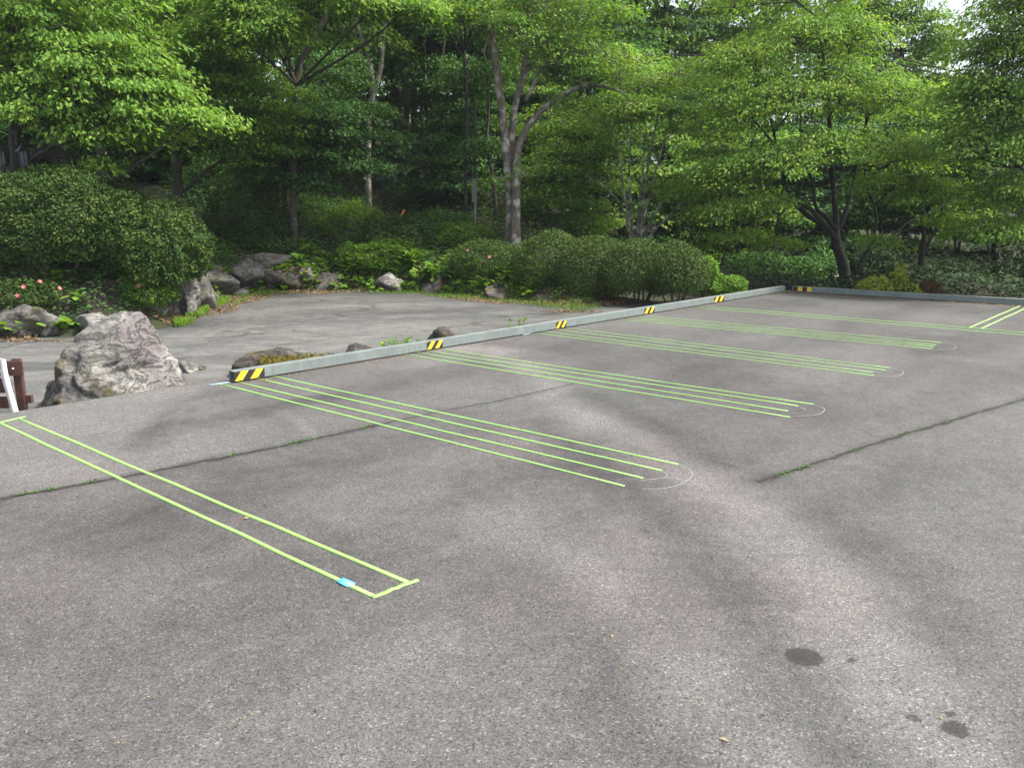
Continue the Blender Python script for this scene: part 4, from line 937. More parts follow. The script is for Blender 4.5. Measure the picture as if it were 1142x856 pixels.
# rounded crown at the top right and airy tree with sky behind at the top
Y = 32
tree('broadleaf_tree', ground(1010, Y), [(stempx(Y, [(1012, 300), (1010, 200), (1008, 120), (1005, 60)]), .2, .08)],
     [B(1000, 30, 32, 2.0, 1.8, 1.0, 80), B(960, 20, 32.5, 1.4, 1.6, 1.0, 56), B(1040, 55, 32, 1.4, 1.4, .9, 60), B(990, 90, 31.6, 1.8, 1.6, .9, 70), B(1060, 100, 32, 1.6, 1.5, .9, 60), B(1010, -15, 32.5, 1.3, 1.3, .8, 44), B(940, 80, 32, 1.8, 1.6, 1, 60)],
     M['leaf_mid'], M['bark_dark'], 'tree with a rounded dense crown at the top right below the patch of bright sky', L=.14, nl=60, seed=35)
Y = 33
tree('broadleaf_tree', ground(748, Y), [(stempx(Y, [(752, 290), (748, 180), (744, 90), (742, 40), (743, 10), (745, -40)]), .2, .1), (stempx(Y, [(742, 60), (728, 40), (716, 20), (706, -10), (700, -60)], False), .1, .05), (stempx(Y, [(744, 50), (757, 30), (766, 15), (778, -5), (790, -40)], False), .09, .04), (stempx(Y, [(757, 30), (775, 20), (795, 15)], False), .04, .02), (stempx(Y, [(735, 50), (722, 52), (712, 40), (703, 20)], False), .06, .02)],
     [B(735, 35, 33, 1.3, 1.2, .6, 22), B(700, 10, 33, 1.4, 1.3, .8, 26), B(765, 60, 32.5, 1.2, 1.1, .7, 36), B(740, 85, 32.4, 1.6, 1.3, .7, 50), B(790, 100, 32.4, 1.4, 1.3, .8, 46), B(805, 20, 33, 1.3, 1.2, .8, 34), B(850, 0, 33.5, 1.6, 1.2, 1, 50), B(835, 60, 33, 1.4, 1.2, .9, 44), B(680, 30, 33.5, 1.4, 1.2, .9, 40), B(890, 40, 33.5, 1.5, 1.2, 1, 50), B(750, -40, 33, 2.5, 2, 1.2, 60), B(700, 70, 33, 1.6, 1.4, .8, 44)],
     M['leaf_mid'], M['bark_dark'], 'airy tree with dark forking branches against small patches of sky at the top middle', L=.14, nl=50, seed=36)

# ------------------------------------------------------------------ taller trees deeper in the forest: prototypes, then copies
def proto(seed, h, leaf, bark, r, label, crown_from, wide, L, name='broadleaf_tree', group='tall trees deep in the forest', ns=34, nb=11):
    rg = np.random.default_rng(seed)
    lean = rg.normal(0, .25, 2)
    st = [(np.array([[0, 0, -.2], [lean[0] * .4, lean[1] * .4, h * .3], [lean[0], lean[1], h * .65], [lean[0] * 1.5, lean[1] * 1.2, h * .95]]), r, r * .3)]
    bl = []
    for k in range(nb):
        z = crown_from + (h - crown_from) * (k + .5) / nb; an = k * 2.4 + seed
        ww = wide * (.55 + .5 * math.sin(math.pi * min(1, (z - crown_from) / (h - crown_from) * .8 + .2)))
        bl.append((np.array([math.cos(an) * ww * .55, math.sin(an) * ww * .55, z]), (ww * .6, ww * .6, .9), ns))
    return tree(name, (0, 0, 0), st, bl, leaf, bark, label, group=group, L=L, nl=46, spr=.75, seed=seed, layer=.5, sides=8, twig=.015)
TL = 'tall leafy tree in the dark depth of the forest behind the nearer trees'
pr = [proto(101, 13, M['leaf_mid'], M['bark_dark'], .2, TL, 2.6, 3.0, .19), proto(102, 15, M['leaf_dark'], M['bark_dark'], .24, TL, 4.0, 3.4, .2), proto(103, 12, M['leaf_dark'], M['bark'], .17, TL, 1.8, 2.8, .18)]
rg = np.random.default_rng(7); first = [True] * 3; nback = 0
spots = []
for row, (Y, stp) in enumerate([(29, 4.0), (34.5, 4.4), (41, 5), (49, 6)]):
    x = -.68 * Y - 2
    while x < .60 * Y:
        spots.append((x + rg.normal(0, .7), Y + rg.normal(0, 1.1))); x += stp
for (x, y) in spots:
    px = 571 + F * x / y
    if 730 < px and y < 33: continue
    if px > 700 and rg.random() < .1: continue
    if 1035 < px < 1105: continue
    k = int(rg.integers(0, 3)); sc = float(rg.uniform(.8, 1.15))
    if px > 700: sc *= .9 if px < 1000 else .78
    loc = (x, y, tz(x, y) - .05)
    if first[k]: pr[k].location = loc; pr[k].scale = (sc,) * 3; first[k] = False
    else: dup(pr[k], loc, float(rg.uniform(0, 6.28)), sc)
# under-storey saplings in the gaps
UL = 'young layered tree filling the shaded under-storey of the forest'
def sapling(seed, leaf):
    rg = np.random.default_rng(seed)
    st = [(np.array([[0, 0, -.15], [.1, .05, 1.2], [.3, -.1, 2.4], [.35, 0, 3.4]]), .05, .015), (np.array([[0, 0, -.15], [-.2, .05, 1.1], [-.6, .1, 2.2]]), .035, .012)]
    bl = [(np.array([rg.normal(0, .7), rg.normal(0, .7), z]), (1.1, 1.1, .35), 30) for z in np.linspace(.7, 3.6, 8)]
    return tree('understorey_tree', (0, 0, 0), st, bl, leaf, M['bark_dark'], UL, group='young trees in the forest shade', L=.13, nl=42, spr=.5, seed=seed, layer=.4)
sp = [sapling(201, M['leaf_dark']), sapling(202, M['leaf_mid'])]; f2 = [True, True]
for (px, Y) in [(250, 25), (290, 27), (215, 24), (160, 25), (100, 24), (40, 24), (-30, 23), (360, 27), (480, 31), (540, 28), (590, 27), (610, 29), (690, 27), (730, 28), (770, 27), (815, 26), (850, 28), (895, 27), (935, 29), (975, 28), (1020, 29), (1060, 28), (1100, 28), (1150, 27), (790, 31), (870, 33), (960, 34), (1080, 34), (660, 30), (425, 30), (1190, 25), (560, 32)]:
    g_ = ground(px, Y); k = int(rg.integers(0, 2)); sc = float(rg.uniform(.8, 1.15))
    if px > 740: sc *= 1.1
    if f2[k]: sp[k].location = [float(v) for v in g_]; sp[k].scale = (sc,) * 3; f2[k] = False
    else: dup(sp[k], g_, float(rg.uniform(0, 6.28)), sc)
# the far wood that reads as one mass
rg = np.random.default_rng(55); n = 26000
px = rg.uniform(-250, 1400, n); Yf = rg.uniform(50, 66, n); x = (px - 571) / F * Yf
zt = terrain(np.c_[x, Yf], False); top = np.where(px < 700, 15, np.where(px < 960, 15, np.where(px < 1030, 12, np.where(px < 1110, 8.0, 12)))) + 1.5 * vnoise(np.c_[x * .25, Yf * .1, x * 0], 3)
zz = zt + rg.random(n) * np.maximum(top - zt, 2)
d = rg.normal(size=(n, 3)); d[:, 2] -= .3; nn = np.c_[rg.normal(0, .6, (n, 2)) + np.array([0, -.5]), np.ones(n)]
LL = rg.uniform(.35, .7, n)
V, Q = leaf_geo(np.c_[x, Yf, zz], d, nn, LL, LL * .6, np.full((n, 1), .05))
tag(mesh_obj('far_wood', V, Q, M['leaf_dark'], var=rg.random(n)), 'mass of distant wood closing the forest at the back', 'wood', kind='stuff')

# ------------------------------------------------------------------ shrubs, hedge, plants
def bushpx(name, px, py, Y, rpx, rz, ry, *a, **k):
    return bush(name, W(px, py, Y), (rpx * Y / F, ry, rz), *a, **k)
bushpx('azalea_bush', 62, 256, 15.1, 112, 1.12, 1.15, 44000, .062, M['leaf_azalea'], 'very large dense dark azalea bush on bare crooked stems at the left edge', seed=61, stems=9, under=-.5, lump=.13)
bushpx('azalea_bush', 176, 278, 15.0, 56, .85, .9, 24000, .06, M['leaf_azalea'], 'dense azalea with reddish yellow tips, right shoulder of the big azalea mass', seed=62, stems=7, under=-.7, lump=.16)
bushhit('azalea_bush', 22, 340, 44, .36, .45, 6500, .05, M['leaf_azalea'], 'low azalea with pink blossom on top of the broad dark stone at the left edge', seed=63, flowers=11, group='flowering azaleas on the bank')
bushhit('azalea_bush', 158, 334, 36, .32, .4, 5000, .05, M['leaf_mid'], 'low light green azalea with a few pink blossoms, above the upright stones', seed=64, flowers=6, group='flowering azaleas on the bank')
bushhit('azalea_bush', 192, 322, 22, .3, .35, 2600, .05, M['leaf_azalea'], 'small azalea with reddish tips at the right end of the upright stones', seed=65, flowers=3, group='flowering azaleas on the bank')
for (px, py, Y, rp, rz, ry, n, mat, lab, sd_) in [(a + (i_,)) for i_, a in enumerate([
    (268, 240, 21.0, 52, .9, .9, 9000, 'leaf_azalea', 'dark rounded shrub hanging over the bank at the back corner of the driveway'),
    (232, 210, 21.8, 44, .9, .9, 7500, 'leaf_dark', 'dark shrub on the slope just right of the big azalea mass'),
    (300, 268, 21.3, 40, .6, .7, 5500, 'leaf_azalea', 'dark shrub trailing down the bank above the small dark stone'),
    (345, 240, 22.3, 46, .7, .8, 7000, 'leaf_dark', 'dull green shrub in the forest edge above the light grey stone'),
    (395, 250, 22.2, 42, .65, .8, 7000, 'leaf_mid', 'mid green shrub in the forest edge under the slim pale trunk'),
    (442, 264, 22.0, 42, .6, .8, 7500, 'leaf_azalea', 'shrub with reddish new tips in front of the orange topped stake'),
    (428, 285, 20.9, 44, .42, .6, 6500, 'leaf_herb', 'bright green low shrub spreading over the whitish stone'),
    (485, 254, 23.2, 40, .5, .7, 5000, 'leaf_dark', 'low shrub in the shade between the orange topped stake and the lamp post'),
    (512, 262, 22.6, 34, .4, .6, 4000, 'leaf_mid', 'low light shrub on the slope left of the lamp post foot'),
    (640, 252, 22.8, 40, .6, .7, 5500, 'leaf_mid', 'soft green shrub standing behind the left end of the clipped hedge')])]:
    bushhit('shrub', px, py + rz * 450 / Y, rp, rz, ry, n, .07, M[mat], lab, seed=70 + sd_, group='shrubs along the forest edge', lump=.3)
bushpx('clipped_bush', 546, 291, 19.0, 45, .5, .65, 9000, .05, M['leaf_azalea'], 'low clipped azalea mound left of the long hedge, with a few pink spots', seed=90, flowers=4, lump=.12)
HG = 'clipped bushes of the hedge behind the rail'
bushpx('clipped_bush', 616, 296, 18.1, 45, .76, .8, 15000, .048, M['leaf_hedge'], 'tall rounded clipped bush at the left end of the hedge', seed=91, group=HG, lump=.09, lf=2)
bushpx('clipped_bush', 664, 300, 17.6, 48, .70, .8, 15000, .048, M['leaf_hedge'], 'clipped bush in the left middle of the hedge', seed=92, group=HG, lump=.09, lf=2)
bushpx('clipped_bush', 712, 302, 17.1, 46, .66, .8, 15000, .048, M['leaf_hedge'], 'clipped hedge bush right in front of the many stemmed shrub tree', seed=93, group=HG, lump=.09, lf=2)
bushpx('clipped_bush', 752, 302, 16.8, 38, .62, .8, 11000, .048, M['leaf_hedge'], 'clipped bush at the right end of the hedge next to the bright shrub', seed=94, group=HG, lump=.09, lf=2)
bushpx('shrub', 788, 300, 17.4, 13, .27, .35, 1600, .07, M['leaf_herb'], 'bright light green shrub at the right end of the clipped hedge', seed=95)
bushpx('shrub', 803, 320, 17.8, 30, .25, .4, 3000, .07, M['leaf_herb'], 'low green shrub behind the rail right of the hedge', seed=96)
for k, (px, py, Y, rp, rz, ry, n, mat, lab) in enumerate([
    (842, 306, 21.6, 36, .55, .6, 4500, 'leaf_dark', 'green leafy shrub behind the rail left of the leaning trunk'),
    (882, 305, 21.8, 34, .5, .6, 4200, 'leaf_dark', 'green leafy shrub behind the striped corner of the rails'),
    (915, 300, 22.6, 26, .5, .6, 3000, 'leaf_dark', 'dark shrub just left of the leaning trunk'),
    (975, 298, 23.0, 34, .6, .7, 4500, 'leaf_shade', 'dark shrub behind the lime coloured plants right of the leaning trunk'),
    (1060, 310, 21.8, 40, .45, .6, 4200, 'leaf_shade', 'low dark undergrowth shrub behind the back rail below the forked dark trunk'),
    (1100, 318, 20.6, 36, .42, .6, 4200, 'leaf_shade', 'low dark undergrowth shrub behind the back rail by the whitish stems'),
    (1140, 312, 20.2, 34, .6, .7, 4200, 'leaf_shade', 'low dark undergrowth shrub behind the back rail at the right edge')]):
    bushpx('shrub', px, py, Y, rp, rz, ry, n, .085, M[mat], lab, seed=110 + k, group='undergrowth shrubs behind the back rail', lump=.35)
bushpx('shrub', 980, 322, 17.4, 24, .26, .35, 1500, .07, M['leaf_lime'], 'low lime yellow shrub directly behind the back rail right of the leaning trunk', seed=120)
bushpx('shrub', 1003, 314, 17.3, 8, .3, .2, 700, .08, M['leaf_lime'], 'upright lime green shoot rising behind the back rail', seed=121, lump=.5)
bushpx('shrub', 1016, 323, 17.2, 7, .14, .2, 260, .08, M['leaf_lime'], 'tiny lime green shoot behind the back rail right of the upright one', seed=122, lump=.5)
bushpx('shrub', 1037, 324, 17.4, 13, .22, .28, 900, .06, M['leaf_red'], 'small reddish brown shrub behind the back rail', seed=123)

# round leaved plants along the foot of the bank
PG = 'round leaved plants along the foot of the bank'
rg = np.random.default_rng(17)
pl = [(6, 370, 'at the left edge'), (36, 368, 'below the broad dark stone'), (20, 372, 'second from the left edge'), (66, 366, 'left of the flat slab'), (88, 340, 'between the flat slab and the broad dark stone'), (80, 368, 'below the flat slab'), (58, 316, 'beside the pink azalea')]
for k, (px, py, wh) in enumerate(pl):
    zz = -.33 if py > 350 else .2
    g_ = hit(px, py); plant('broadleaf_plant', g_, 11, .15, .22, M['leaf_herb'], 'clump of bright round leaves ' + wh, group=PG, seed=300 + k, spread=.3)
for k in range(34):
    px = 276 + k * 9.4 + rg.normal(0, 3); py = np.interp(px, [270, 300, 400, 500, 580, 640], [329, 325, 323, 327, 334, 339]) + rg.normal(0, 1)
    g_ = Groad(px, py); g_[2] = tz(g_[0], g_[1]) - .02
    plant('broadleaf_plant', g_, int(rg.integers(7, 15)), .14, float(rg.uniform(.14, .3)), M['leaf_herb'], 'small bright round leaved plant in the row between driveway and forest bank', group=PG, seed=340 + k, spread=float(rg.uniform(.16, .3)))
scatter_jobs = []
FG = 'fern clumps on the stony forest bank'
rg = np.random.default_rng(91); fp = None
for k in range(46):
    px_ = 238 + k * 8.2 + rg.normal(0, 5); py_ = np.interp(px_, [230, 300, 400, 500, 620], [322, 306, 300, 306, 322]) + rg.normal(0, 8)
    g_ = hit(px_, py_)
    if fp is None: fp = plant('fern_clump', g_, 34, .2, .3, M['leaf_mid'], 'green fern clump on the stony forest bank behind the driveway', cat='fern', group=FG, seed=500, spread=.24, upright=.25, wl=.34)
    else: dup(fp, g_, float(rg.uniform(0, 6.28)), float(rg.uniform(.7, 1.35)))
g_ = G(576, 364, -.1); plant('broadleaf_plant', (g_[0], g_[1], -.3), 9, .12, .4, M['leaf_herb'], 'yellow green plant sticking up behind the rail left of its third striped patch', seed=401, spread=.16, upright=.8, wl=.5)
g_ = G(447, 386, -.1); plant('broadleaf_plant', (g_[0], g_[1] + .1, -.25), 110, .06, .24, M['leaf_mid'], 'small pale green plant behind the rail between the brown rock and the second striped patch', seed=402, spread=.32, upright=.6, wl=.5)
g_ = G(790, 335, -.1); plant('broadleaf_plant', (g_[0], g_[1] + .4, tz(g_[0], g_[1] + .4)), 40, .1, .35, M['leaf_herb'], 'leafy plant directly behind the rail at the right end of the hedge', seed=403, spread=.4, upright=.4, wl=.6)

# ------------------------------------------------------------------ ground cover, grass, litter, moss
def scatter(name, P, L, leaf, label, cat, up=.2, wl=.6, dz=(.02, .12), seed=1, z=None, tilt=.5, mid=.45):
    rg = np.random.default_rng(seed); n = len(P)
    zz = (terrain(P) if z is None else z) + rg.uniform(*dz, n)
    an = rg.uniform(0, 6.283, n); d = np.c_[np.cos(an), np.sin(an), rg.normal(up, .25, n)]
    nn = np.c_[rg.normal(0, tilt, (n, 2)) + np.array([0, -.25]), np.ones(n)] if up < 1 else np.c_[np.cos(an + 1.2), np.sin(an + 1.2), np.full(n, .1)]
    LL = L * rg.uniform(.5, 1.3, n)
    V, Q = leaf_geo(np.c_[P, zz], d, nn, LL, LL * wl, np.full((n, 1), .05))
    return tag(mesh_obj(name, V, Q, leaf, var=np.clip(rg.normal(mid, .25, n), 0, 1)), label, cat, kind='stuff')
rg = np.random.default_rng(77)
def region(n, px0, px1, Y0, Y1, emin, emax, freq=.6, thr=0, seed=0, pw=1):
    px = rg.uniform(px0, px1, n); Yy = Y0 + (Y1 - Y0) * rg.random(n) ** pw; P = np.c_[(px - 571) / F * Yy, Yy]
    e = bank_e(P); k = (e > emin) & (e < emax)
    k &= vnoise(np.c_[P * freq, np.zeros(n)], seed) + .5 * vnoise(np.c_[P * freq * 3, np.zeros(n)], seed + 1) > thr
    return P[k]
scatter('ground_cover', region(90000, -120, 760, 13.5, 34, .5, 22, .7, -.15, 3), .085, M['leaf_dark'], 'low leafy ground cover on the shaded forest slope', 'ground cover', dz=(.02, .3), seed=2)
scatter('ground_cover', region(30000, -120, 300, 12, 20, .25, 4.5, .9, -.2, 28), .075, M['leaf_dark'], 'dark herbs covering the bank below the big azaleas', 'ground cover', dz=(.01, .16), seed=23)
scatter('ground_cover', region(60000, 225, 660, 15, 24, .12, 2.6, 1.1, -.25, 38), .07, M['leaf_mid'], 'small green leaves covering the stony bank face', 'ground cover', dz=(.0, .14), seed=24)
scatter('ground_cover', region(26000, 240, 760, 18, 28, .35, 6, .9, .1, 8), .08, M['leaf_mid'], 'lighter green herbs scattered on the bank face', 'ground cover', dz=(.02, .25), seed=3)
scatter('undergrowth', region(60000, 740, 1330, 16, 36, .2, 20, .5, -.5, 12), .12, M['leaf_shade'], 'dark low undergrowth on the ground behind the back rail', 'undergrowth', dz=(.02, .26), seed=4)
def strip_region(n, smin, smax, thr, seed, px0, px1):
    px = rg.uniform(px0, px1, n); Yy = rg.uniform(13, 25, n); P = np.c_[(px - 571) / F * Yy, Yy]
    e = bank_e(P) + .25 * vnoise(np.c_[P * 1.5, np.zeros(n)], seed); k = (e > smin) & (e < smax)
    k &= vnoise(np.c_[P * .8, np.zeros(n)], seed + 3) > thr
    return P[k]
P_ = strip_region(150000, -.75, .5, -.3, 21, -100, 700)
scatter('leaf_litter', P_, .06, M['litter'], 'brown leaf litter and twigs along the edge of the driveway', 'leaf litter', dz=(.02, .05), seed=5)
P_ = np.concatenate([strip_region(160000, -.5, .35, .05, 31, 260, 700)[:4500]])
scatter('grass', P_, .09, M['leaf_mid'], 'short grass growing along the edge of the driveway', 'grass', up=1.6, wl=.13, dz=(.03, .07), seed=6)
px = rg.uniform(195, 262, 30000); py = rg.uniform(334, 366, 30000); GG = np.array([Groad(a, b_)[:2] for a, b_ in zip(px, py)])
k = (np.abs(py - np.interp(px, [195, 262], [364, 332])) < 4 + 4 * vnoise(np.c_[GG * 1.3, px * 0], 4)) ; P_ = GG[k]
P_ = P_[vnoise(np.c_[P_ * 2.2, P_[:, 0] * 0], 44) > rg.uniform(-.6, .5, len(P_))]
scatter('grass', P_[:2600], .13, M['leaf_mid'], 'bright grass strip at the foot of the upright stones', 'grass', up=1.4, wl=.14, dz=(.03, .08), seed=7, z=zroad(P_[:2600]) + .02, mid=.7)
# weeds in the asphalt joints
for kk, (s, n, lab) in enumerate([(seam_px[0], 1500, 'tiny weeds growing in the long crack across the near left of the lot'), (seam_px[2], 900, 'tiny weeds growing in the crack at the right of the lot')]):
    pts = curve(np.array([G(a, b_)[:2] for a, b_ in s]), 80); t_ = rg.random(n) * 78.9
    k = vnoise(np.c_[t_ * (.35), t_ * 0, t_ * 0 + kk], 6) > .22; t_ = t_[k]; i_ = t_.astype(int); P_ = pts[i_] + (pts[i_ + 1] - pts[i_]) * (t_ - i_)[:, None] + rg.normal(0, .014, (len(t_), 2))
    scatter('crack_weeds', P_, .018, M['leaf_dark'], lab, 'weeds', up=.5, wl=.45, dz=(.0, .018), seed=8 + kk, z=np.full(len(P_), .002))
# the open joints themselves: thin dark earth lines
mt = simple('joint_earth', (.016, .013, .01), .95, 0, .5, 60)
for kk, s in enumerate(seam_px):
    pts = curve(np.array([G(a, b_)[:2] for a, b_ in s]), 160)
    T = nrm(np.gradient(pts, axis=0)); N = np.c_[-T[:, 1], T[:, 0]]; q = np.linspace(0, 40, 160)
    pts = pts + N * (.012 * fbm(np.c_[q * 1.5, q * 0, q * 0 + kk], 5))[:, None]
    wd = (.016 if kk != 1 else .006) * (1 + .7 * vnoise(np.c_[q * 3, q * 0, q * 0], 8 + kk))
    l = pts + N * wd[:, None]; r = pts - N * wd[:, None]; n = len(pts)
    V = np.concatenate([np.c_[l, np.full(n, .003)], np.c_[r, np.full(n, .003)]]); i_ = np.arange(n - 1)
    tag(mesh_obj('asphalt_joint', V, np.stack([i_, n + i_, n + i_ + 1, i_ + 1], -1), mt), kind='structure')
# debris: small leaves and grit on the lot
n = 260; px = rg.uniform(0, 1142, n); py = 330 + 520 * rg.random(n) ** 1.3; P_ = np.array([G(a, b_)[:2] for a, b_ in zip(px, py)])
k = ((P_ - R0) @ nR < -.05) & ((P_ - R1) @ nF < -.05); P_ = P_[k]
scatter('leaf_litter', P_, .016, M['litter'], 'tiny scattered bits of leaf and twig on the parking lot', 'leaf litter', dz=(.004, .008), seed=12, z=np.zeros(len(P_)), tilt=.15)
t_ = rg.random(900); P_ = R1 + tF * (t_ ** 2 * 6)[:, None] - nF * np.abs(rg.normal(.08, .14, 900))[:, None] - tR * 0
P_ = P_[((P_ - R0) @ nR < -.02)]
scatter('leaf_litter', P_, .04, M['litter'], 'yellowed fallen leaves along the back rail by the striped corner', 'leaf litter', dz=(.004, .015), seed=13, z=np.zeros(len(P_)), tilt=.2)
t_ = rg.random(1600); P_ = R0 + tR * (-2.6 + 9 * t_)[:, None] + nR * (.25 + np.abs(rg.normal(0, .25, 1600)))[:, None]
scatter('leaf_litter', P_, .045, M['litter'], 'brown leaves and pebbles on the verge between rocks and rail', 'leaf litter', dz=(.0, .03), seed=14)
t_ = rg.random(1500); P_ = R0 + tR * (RL * t_)[:, None] - nR * np.abs(rg.normal(.0, .05, 1500))[:, None] - nR * .005
P_ = P_[vnoise(np.c_[t_ * 22, t_ * 0, t_ * 0], 3) > -.1]
scatter('leaf_litter', P_, .02, M['litter'], 'grit and leaf crumbs gathered along the foot of the long rail', 'leaf litter', dz=(.003, .01), seed=33, z=np.zeros(len(P_)), tilt=.3)
px = rg.uniform(290, 372, 2500); P_ = np.array([G(a, 400 + rg.normal(0, 2.5), -.05)[:2] for a in px])
scatter('moss', P_, .035, M['moss'], 'golden moss and dry stalks on the low rocks behind the rail end', 'moss', up=.9, dz=(.0, .08), seed=15, z=np.full(2500, -.1))
# single fallen leaf inside the nearest rectangle
g_ = G(275, 579); V, Q = leaf_geo(np.array([[0, 0, .012]]), np.array([[1, .2, .1]]), np.array([[0.1, -.3, 1.]]), np.array([.036]), np.array([.022]), np.array([[.1]]))
o = mesh_obj('fallen_leaf', V, Q, M['litter'], var=[.9]); o.location = (g_[0], g_[1], 0); tag(o, 'single pale fallen leaf lying inside the nearest tape rectangle', 'leaf')
g_ = G(808, 826); V, Q = leaf_geo(np.array([[0, 0, .008]]), np.array([[.8, -.6, .1]]), np.array([[0.1, -.3, 1.]]), np.array([.04]), np.array([.012]), np.array([[.1]]))
o = mesh_obj('twig_piece', V, Q, M['litter'], var=[1.]); o.location = (g_[0], g_[1], 0); tag(o, 'pale little twig on the asphalt at the bottom right near the dark stains', 'twig')

# ------------------------------------------------------------------ bench, lanterns, lamp post, stake, cable
b0 = W(8.5, 440, 7.9); b0[1] = 7.65; b0[0] -= .02; zb = -.3
bench = thing('park_bench', (b0[0], b0[1] + .25, zb), 'dark brown wooden bench with white curved end frame, cut by the left edge', 'bench')
hx = W(22, 402, b0[1] + .25)
top = hx[2] - zb
for k, (z, hh) in enumerate([(top - .09, .15), (top - .27, .15), (top - .45, .12)]):
    bm = bmesh.new(); box(bm, (-.74 + (.0 if k else .11), .06 + .015 * k, z), (1.40 if k else 1.6, .035, hh), 0, .006); bm_obj('back_slat', bm, M['wood'], bench)
bm = bmesh.new(); box(bm, (.09, .105, top / 2 + .0), (.085, .05, top), 0, .006); bm_obj('back_post', bm, M['wood'], bench)
bm = bmesh.new(); box(bm, (-1.2, .105, top / 2), (.085, .05, top), 0, .006); bm_obj('back_post', bm, M['wood'], bench)
for k in range(3):
    bm = bmesh.new(); box(bm, (-.56, -.12 - .13 * k, .36), (1.02, .11, .035), 0, .006); bm_obj('seat_slat', bm, M['wood'], bench)
bm = bmesh.new(); box(bm, (.13, .12, top - .42), (.12, .05, .08), 0, .004); bm_obj('cross_block', bm, M['wood'], bench)
for sx, wd_ in ((.035, .06), (-1.1, .07)):
    g = Geo(); q = curve(np.array([[sx - .03, .02, top + .01], [sx - .0, -.02, top * .78], [sx + .08, -.1, top * .5], [sx + .19, -.22, top * .24], [sx + .30, -.32, .06]]), 16)
    T = nrm(np.gradient(q, axis=0)); Nn = nrm(np.cross(T, np.array([1., 0, 0]))); A = np.array([1., 0, 0])
    V = np.stack([q + A * wd_ / 2 + Nn * .006, q - A * wd_ / 2 + Nn * .006, q - A * wd_ / 2 - Nn * .006, q + A * wd_ / 2 - Nn * .006], 1).reshape(-1, 3)
    i_ = np.arange(15)[:, None] * 4; j_ = np.arange(4)[None, :]; g.add(V, np.stack([i_ + j_, i_ + (j_ + 1) % 4, i_ + 4 + (j_ + 1) % 4, i_ + 4 + j_], -1).reshape(-1, 4))
    q2 = q + np.array([-.055, .05, 0]); V = np.stack([q2 + A * .018 + Nn * .005, q2 - A * .018 + Nn * .005, q2 - A * .018 - Nn * .005, q2 + A * .018 - Nn * .005], 1).reshape(-1, 3)
    g.add(V, np.stack([i_ + j_, i_ + (j_ + 1) % 4, i_ + 4 + (j_ + 1) % 4, i_ + 4 + j_], -1).reshape(-1, 4))
    g.obj('curved_frame', M['white_metal'], bench, smooth=False)
bm = bmesh.new(); bmesh.ops.create_uvsphere(bm, u_segments=10, v_segments=6, radius=.013); bmesh.ops.translate(bm, vec=(.09, .03, top - .09), verts=bm.verts)
bm_obj('bolt', bm, M['bolt'], bench)

def lantern(px, py, Y, label):
    p = W(px, py, Y); zt_ = tz(p[0], p[1]); root = thing('garden_lantern', (p[0], p[1], zt_), label, 'lantern', 'black garden lanterns at the left edge'); h = p[2] - zt_
    g = Geo(); g.tube([[0, 0, -.1], [0, 0, h * .5], [0, 0, h - .12]], .028, .025, 8); g.obj('post', M['iron'], root)
    bm = bmesh.new(); bmesh.ops.create_cone(bm, cap_ends=True, segments=6, radius1=.075, radius2=.1, depth=.24); bmesh.ops.translate(bm, vec=(0, 0, h + .02), verts=bm.verts); bm_obj('glass', bm, M['glass'], root)
    bm = bmesh.new()
    for k in range(6):
        an = k * math.pi / 3; g2 = bmesh.ops.create_cube(bm, size=1); bmesh.ops.scale(bm, vec=(.014, .014, .25), verts=g2['verts']); bmesh.ops.translate(bm, vec=(.093 * math.cos(an), .093 * math.sin(an), h + .02), verts=g2['verts'])
    bmesh.ops.create_cone(bm, cap_ends=True, segments=6, radius1=.085, radius2=.075, depth=.03, matrix=Matrix.Translation((0, 0, h - .115))); bm_obj('cage', bm, M['iron'], root)
    bm = bmesh.new(); bmesh.ops.create_cone(bm, cap_ends=True, segments=6, radius1=.15, radius2=.03, depth=.12, matrix=Matrix.Translation((0, 0, h + .2))); bmesh.ops.create_uvsphere(bm, u_segments=8, v_segments=6, radius=.025, matrix=Matrix.Translation((0, 0, h + .275))); bm_obj('roof', bm, M['iron'], root)
lantern(2, 178, 15.9, 'black lantern cut by the left edge of the photo, left of the bright tree trunk')
lantern(27, 178, 15.9, 'black lantern just right of the bright tree trunk, above the big azalea')

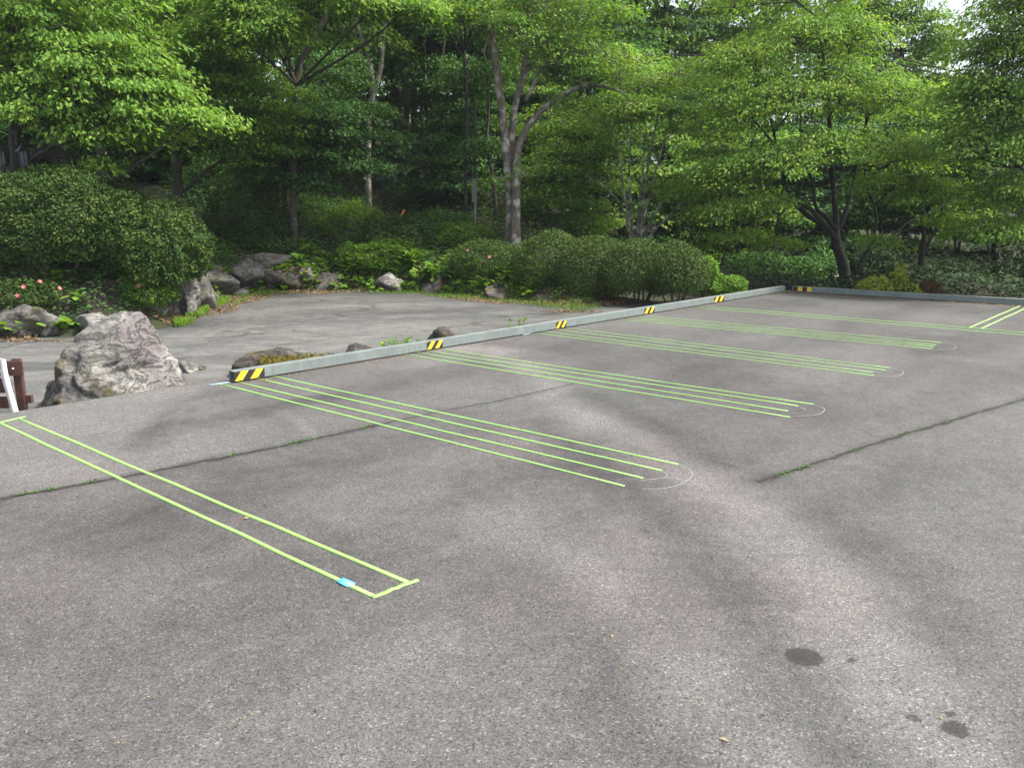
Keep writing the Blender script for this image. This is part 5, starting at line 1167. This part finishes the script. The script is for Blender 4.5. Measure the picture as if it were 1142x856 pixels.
p = W(531, 262, 22.2); z0 = tz(p[0], p[1]); root = thing('utility_pole', (p[0], p[1], z0), 'slim dark pole with a grey box on it in front of the dark forest', 'pole')
hh = W(531, 105, 22.2)[2] - z0; hb = W(531, 213, 22.2)[2] - z0
g = Geo(); g.tube([[0, 0, -.1], [0, 0, hh * .5], [0, 0, hh]], .045, .035, 10); g.obj('pole', M['iron'], root)
bm = bmesh.new(); box(bm, (-.03, -.09, hb), (.14, .12, .62), 0, .01); bm_obj('grey_box', bm, M['grey_box'], root)
g = Geo(); g.tube([[-.02, -.075, hb - .3], [-.02, -.07, .4], [-.02, -.07, 0]], .03, .03, 8); g.obj('conduit', M['steel'], root)
p0 = W(444, 246, 21.6); p1 = W(451, 234, 21.6); z0 = tz(p0[0], p0[1])
root = thing('marker_stake', (p0[0], p0[1], z0), 'slanting stake with an orange top on the forest slope', 'stake')
d_ = (p1 - p0) / np.linalg.norm(p1 - p0); off = np.array([p0[0], p0[1], z0])
g = Geo(); b_ = p0 - d_ * ((p0[2] - z0) / d_[2] + .05); g.tube([b_ - off, (b_ + p0) / 2 - off, p0 - off], .025, .025, 6); g.obj('stick', M['wood'], root)
g = Geo(); g.tube([p0 - off, (p0 + p1) / 2 - off, p1 - off], .034, .034, 6); g.tube([p1 - off, p1 + d_ * .006 - off], .034, .001, 6); g.obj('orange_top', M['orange'], root)
# wooden post with a pale rail behind the corner
p0 = W(927, 322, 21.2); z0 = tz(p0[0], p0[1]); root = thing('wooden_post', (p0[0], p0[1], z0), 'dark wooden post with a short pale rail left of the leaning trunk', 'post')
ht = W(927, 304, 21.2)[2] - z0
bm = bmesh.new(); box(bm, (0, 0, ht / 2 - .05), (.075, .075, ht + .1), .2, .008); bm_obj('post', bm, M['bark_dark'], root)
g = Geo(); g.tube([[.03, -.045, ht - .12], [.16, -.02, ht - .1], [.3, 0, ht - .085]], .035, .03, 7); g.obj('cross_rail', M['bark_pale'], root)
def cable(pts, label):
    g = Geo(); P = np.array([W(*q) for q in pts]); g.tube(curve(P, 24), .022, .022, 5)
    c0 = P[0]; o = g.obj('overhead_cable', M['cable'], None, c0); o.location = [float(v) for v in c0]; tag(o, label, 'cable', 'overhead cables')
cable([(640, 52, 30), (780, 62, 29.4), (860, 46, 29), (960, 52, 28.6), (1030, 72, 28.3), (1200, 110, 27.8)], 'upper black overhead cable running through the tree crowns at the top right')
cable([(640, 60, 30.2), (780, 70, 29.6), (860, 53, 29.2), (950, 58, 28.8), (1030, 79, 28.5), (1200, 118, 28)], 'lower black overhead cable running just below the other through the crowns')
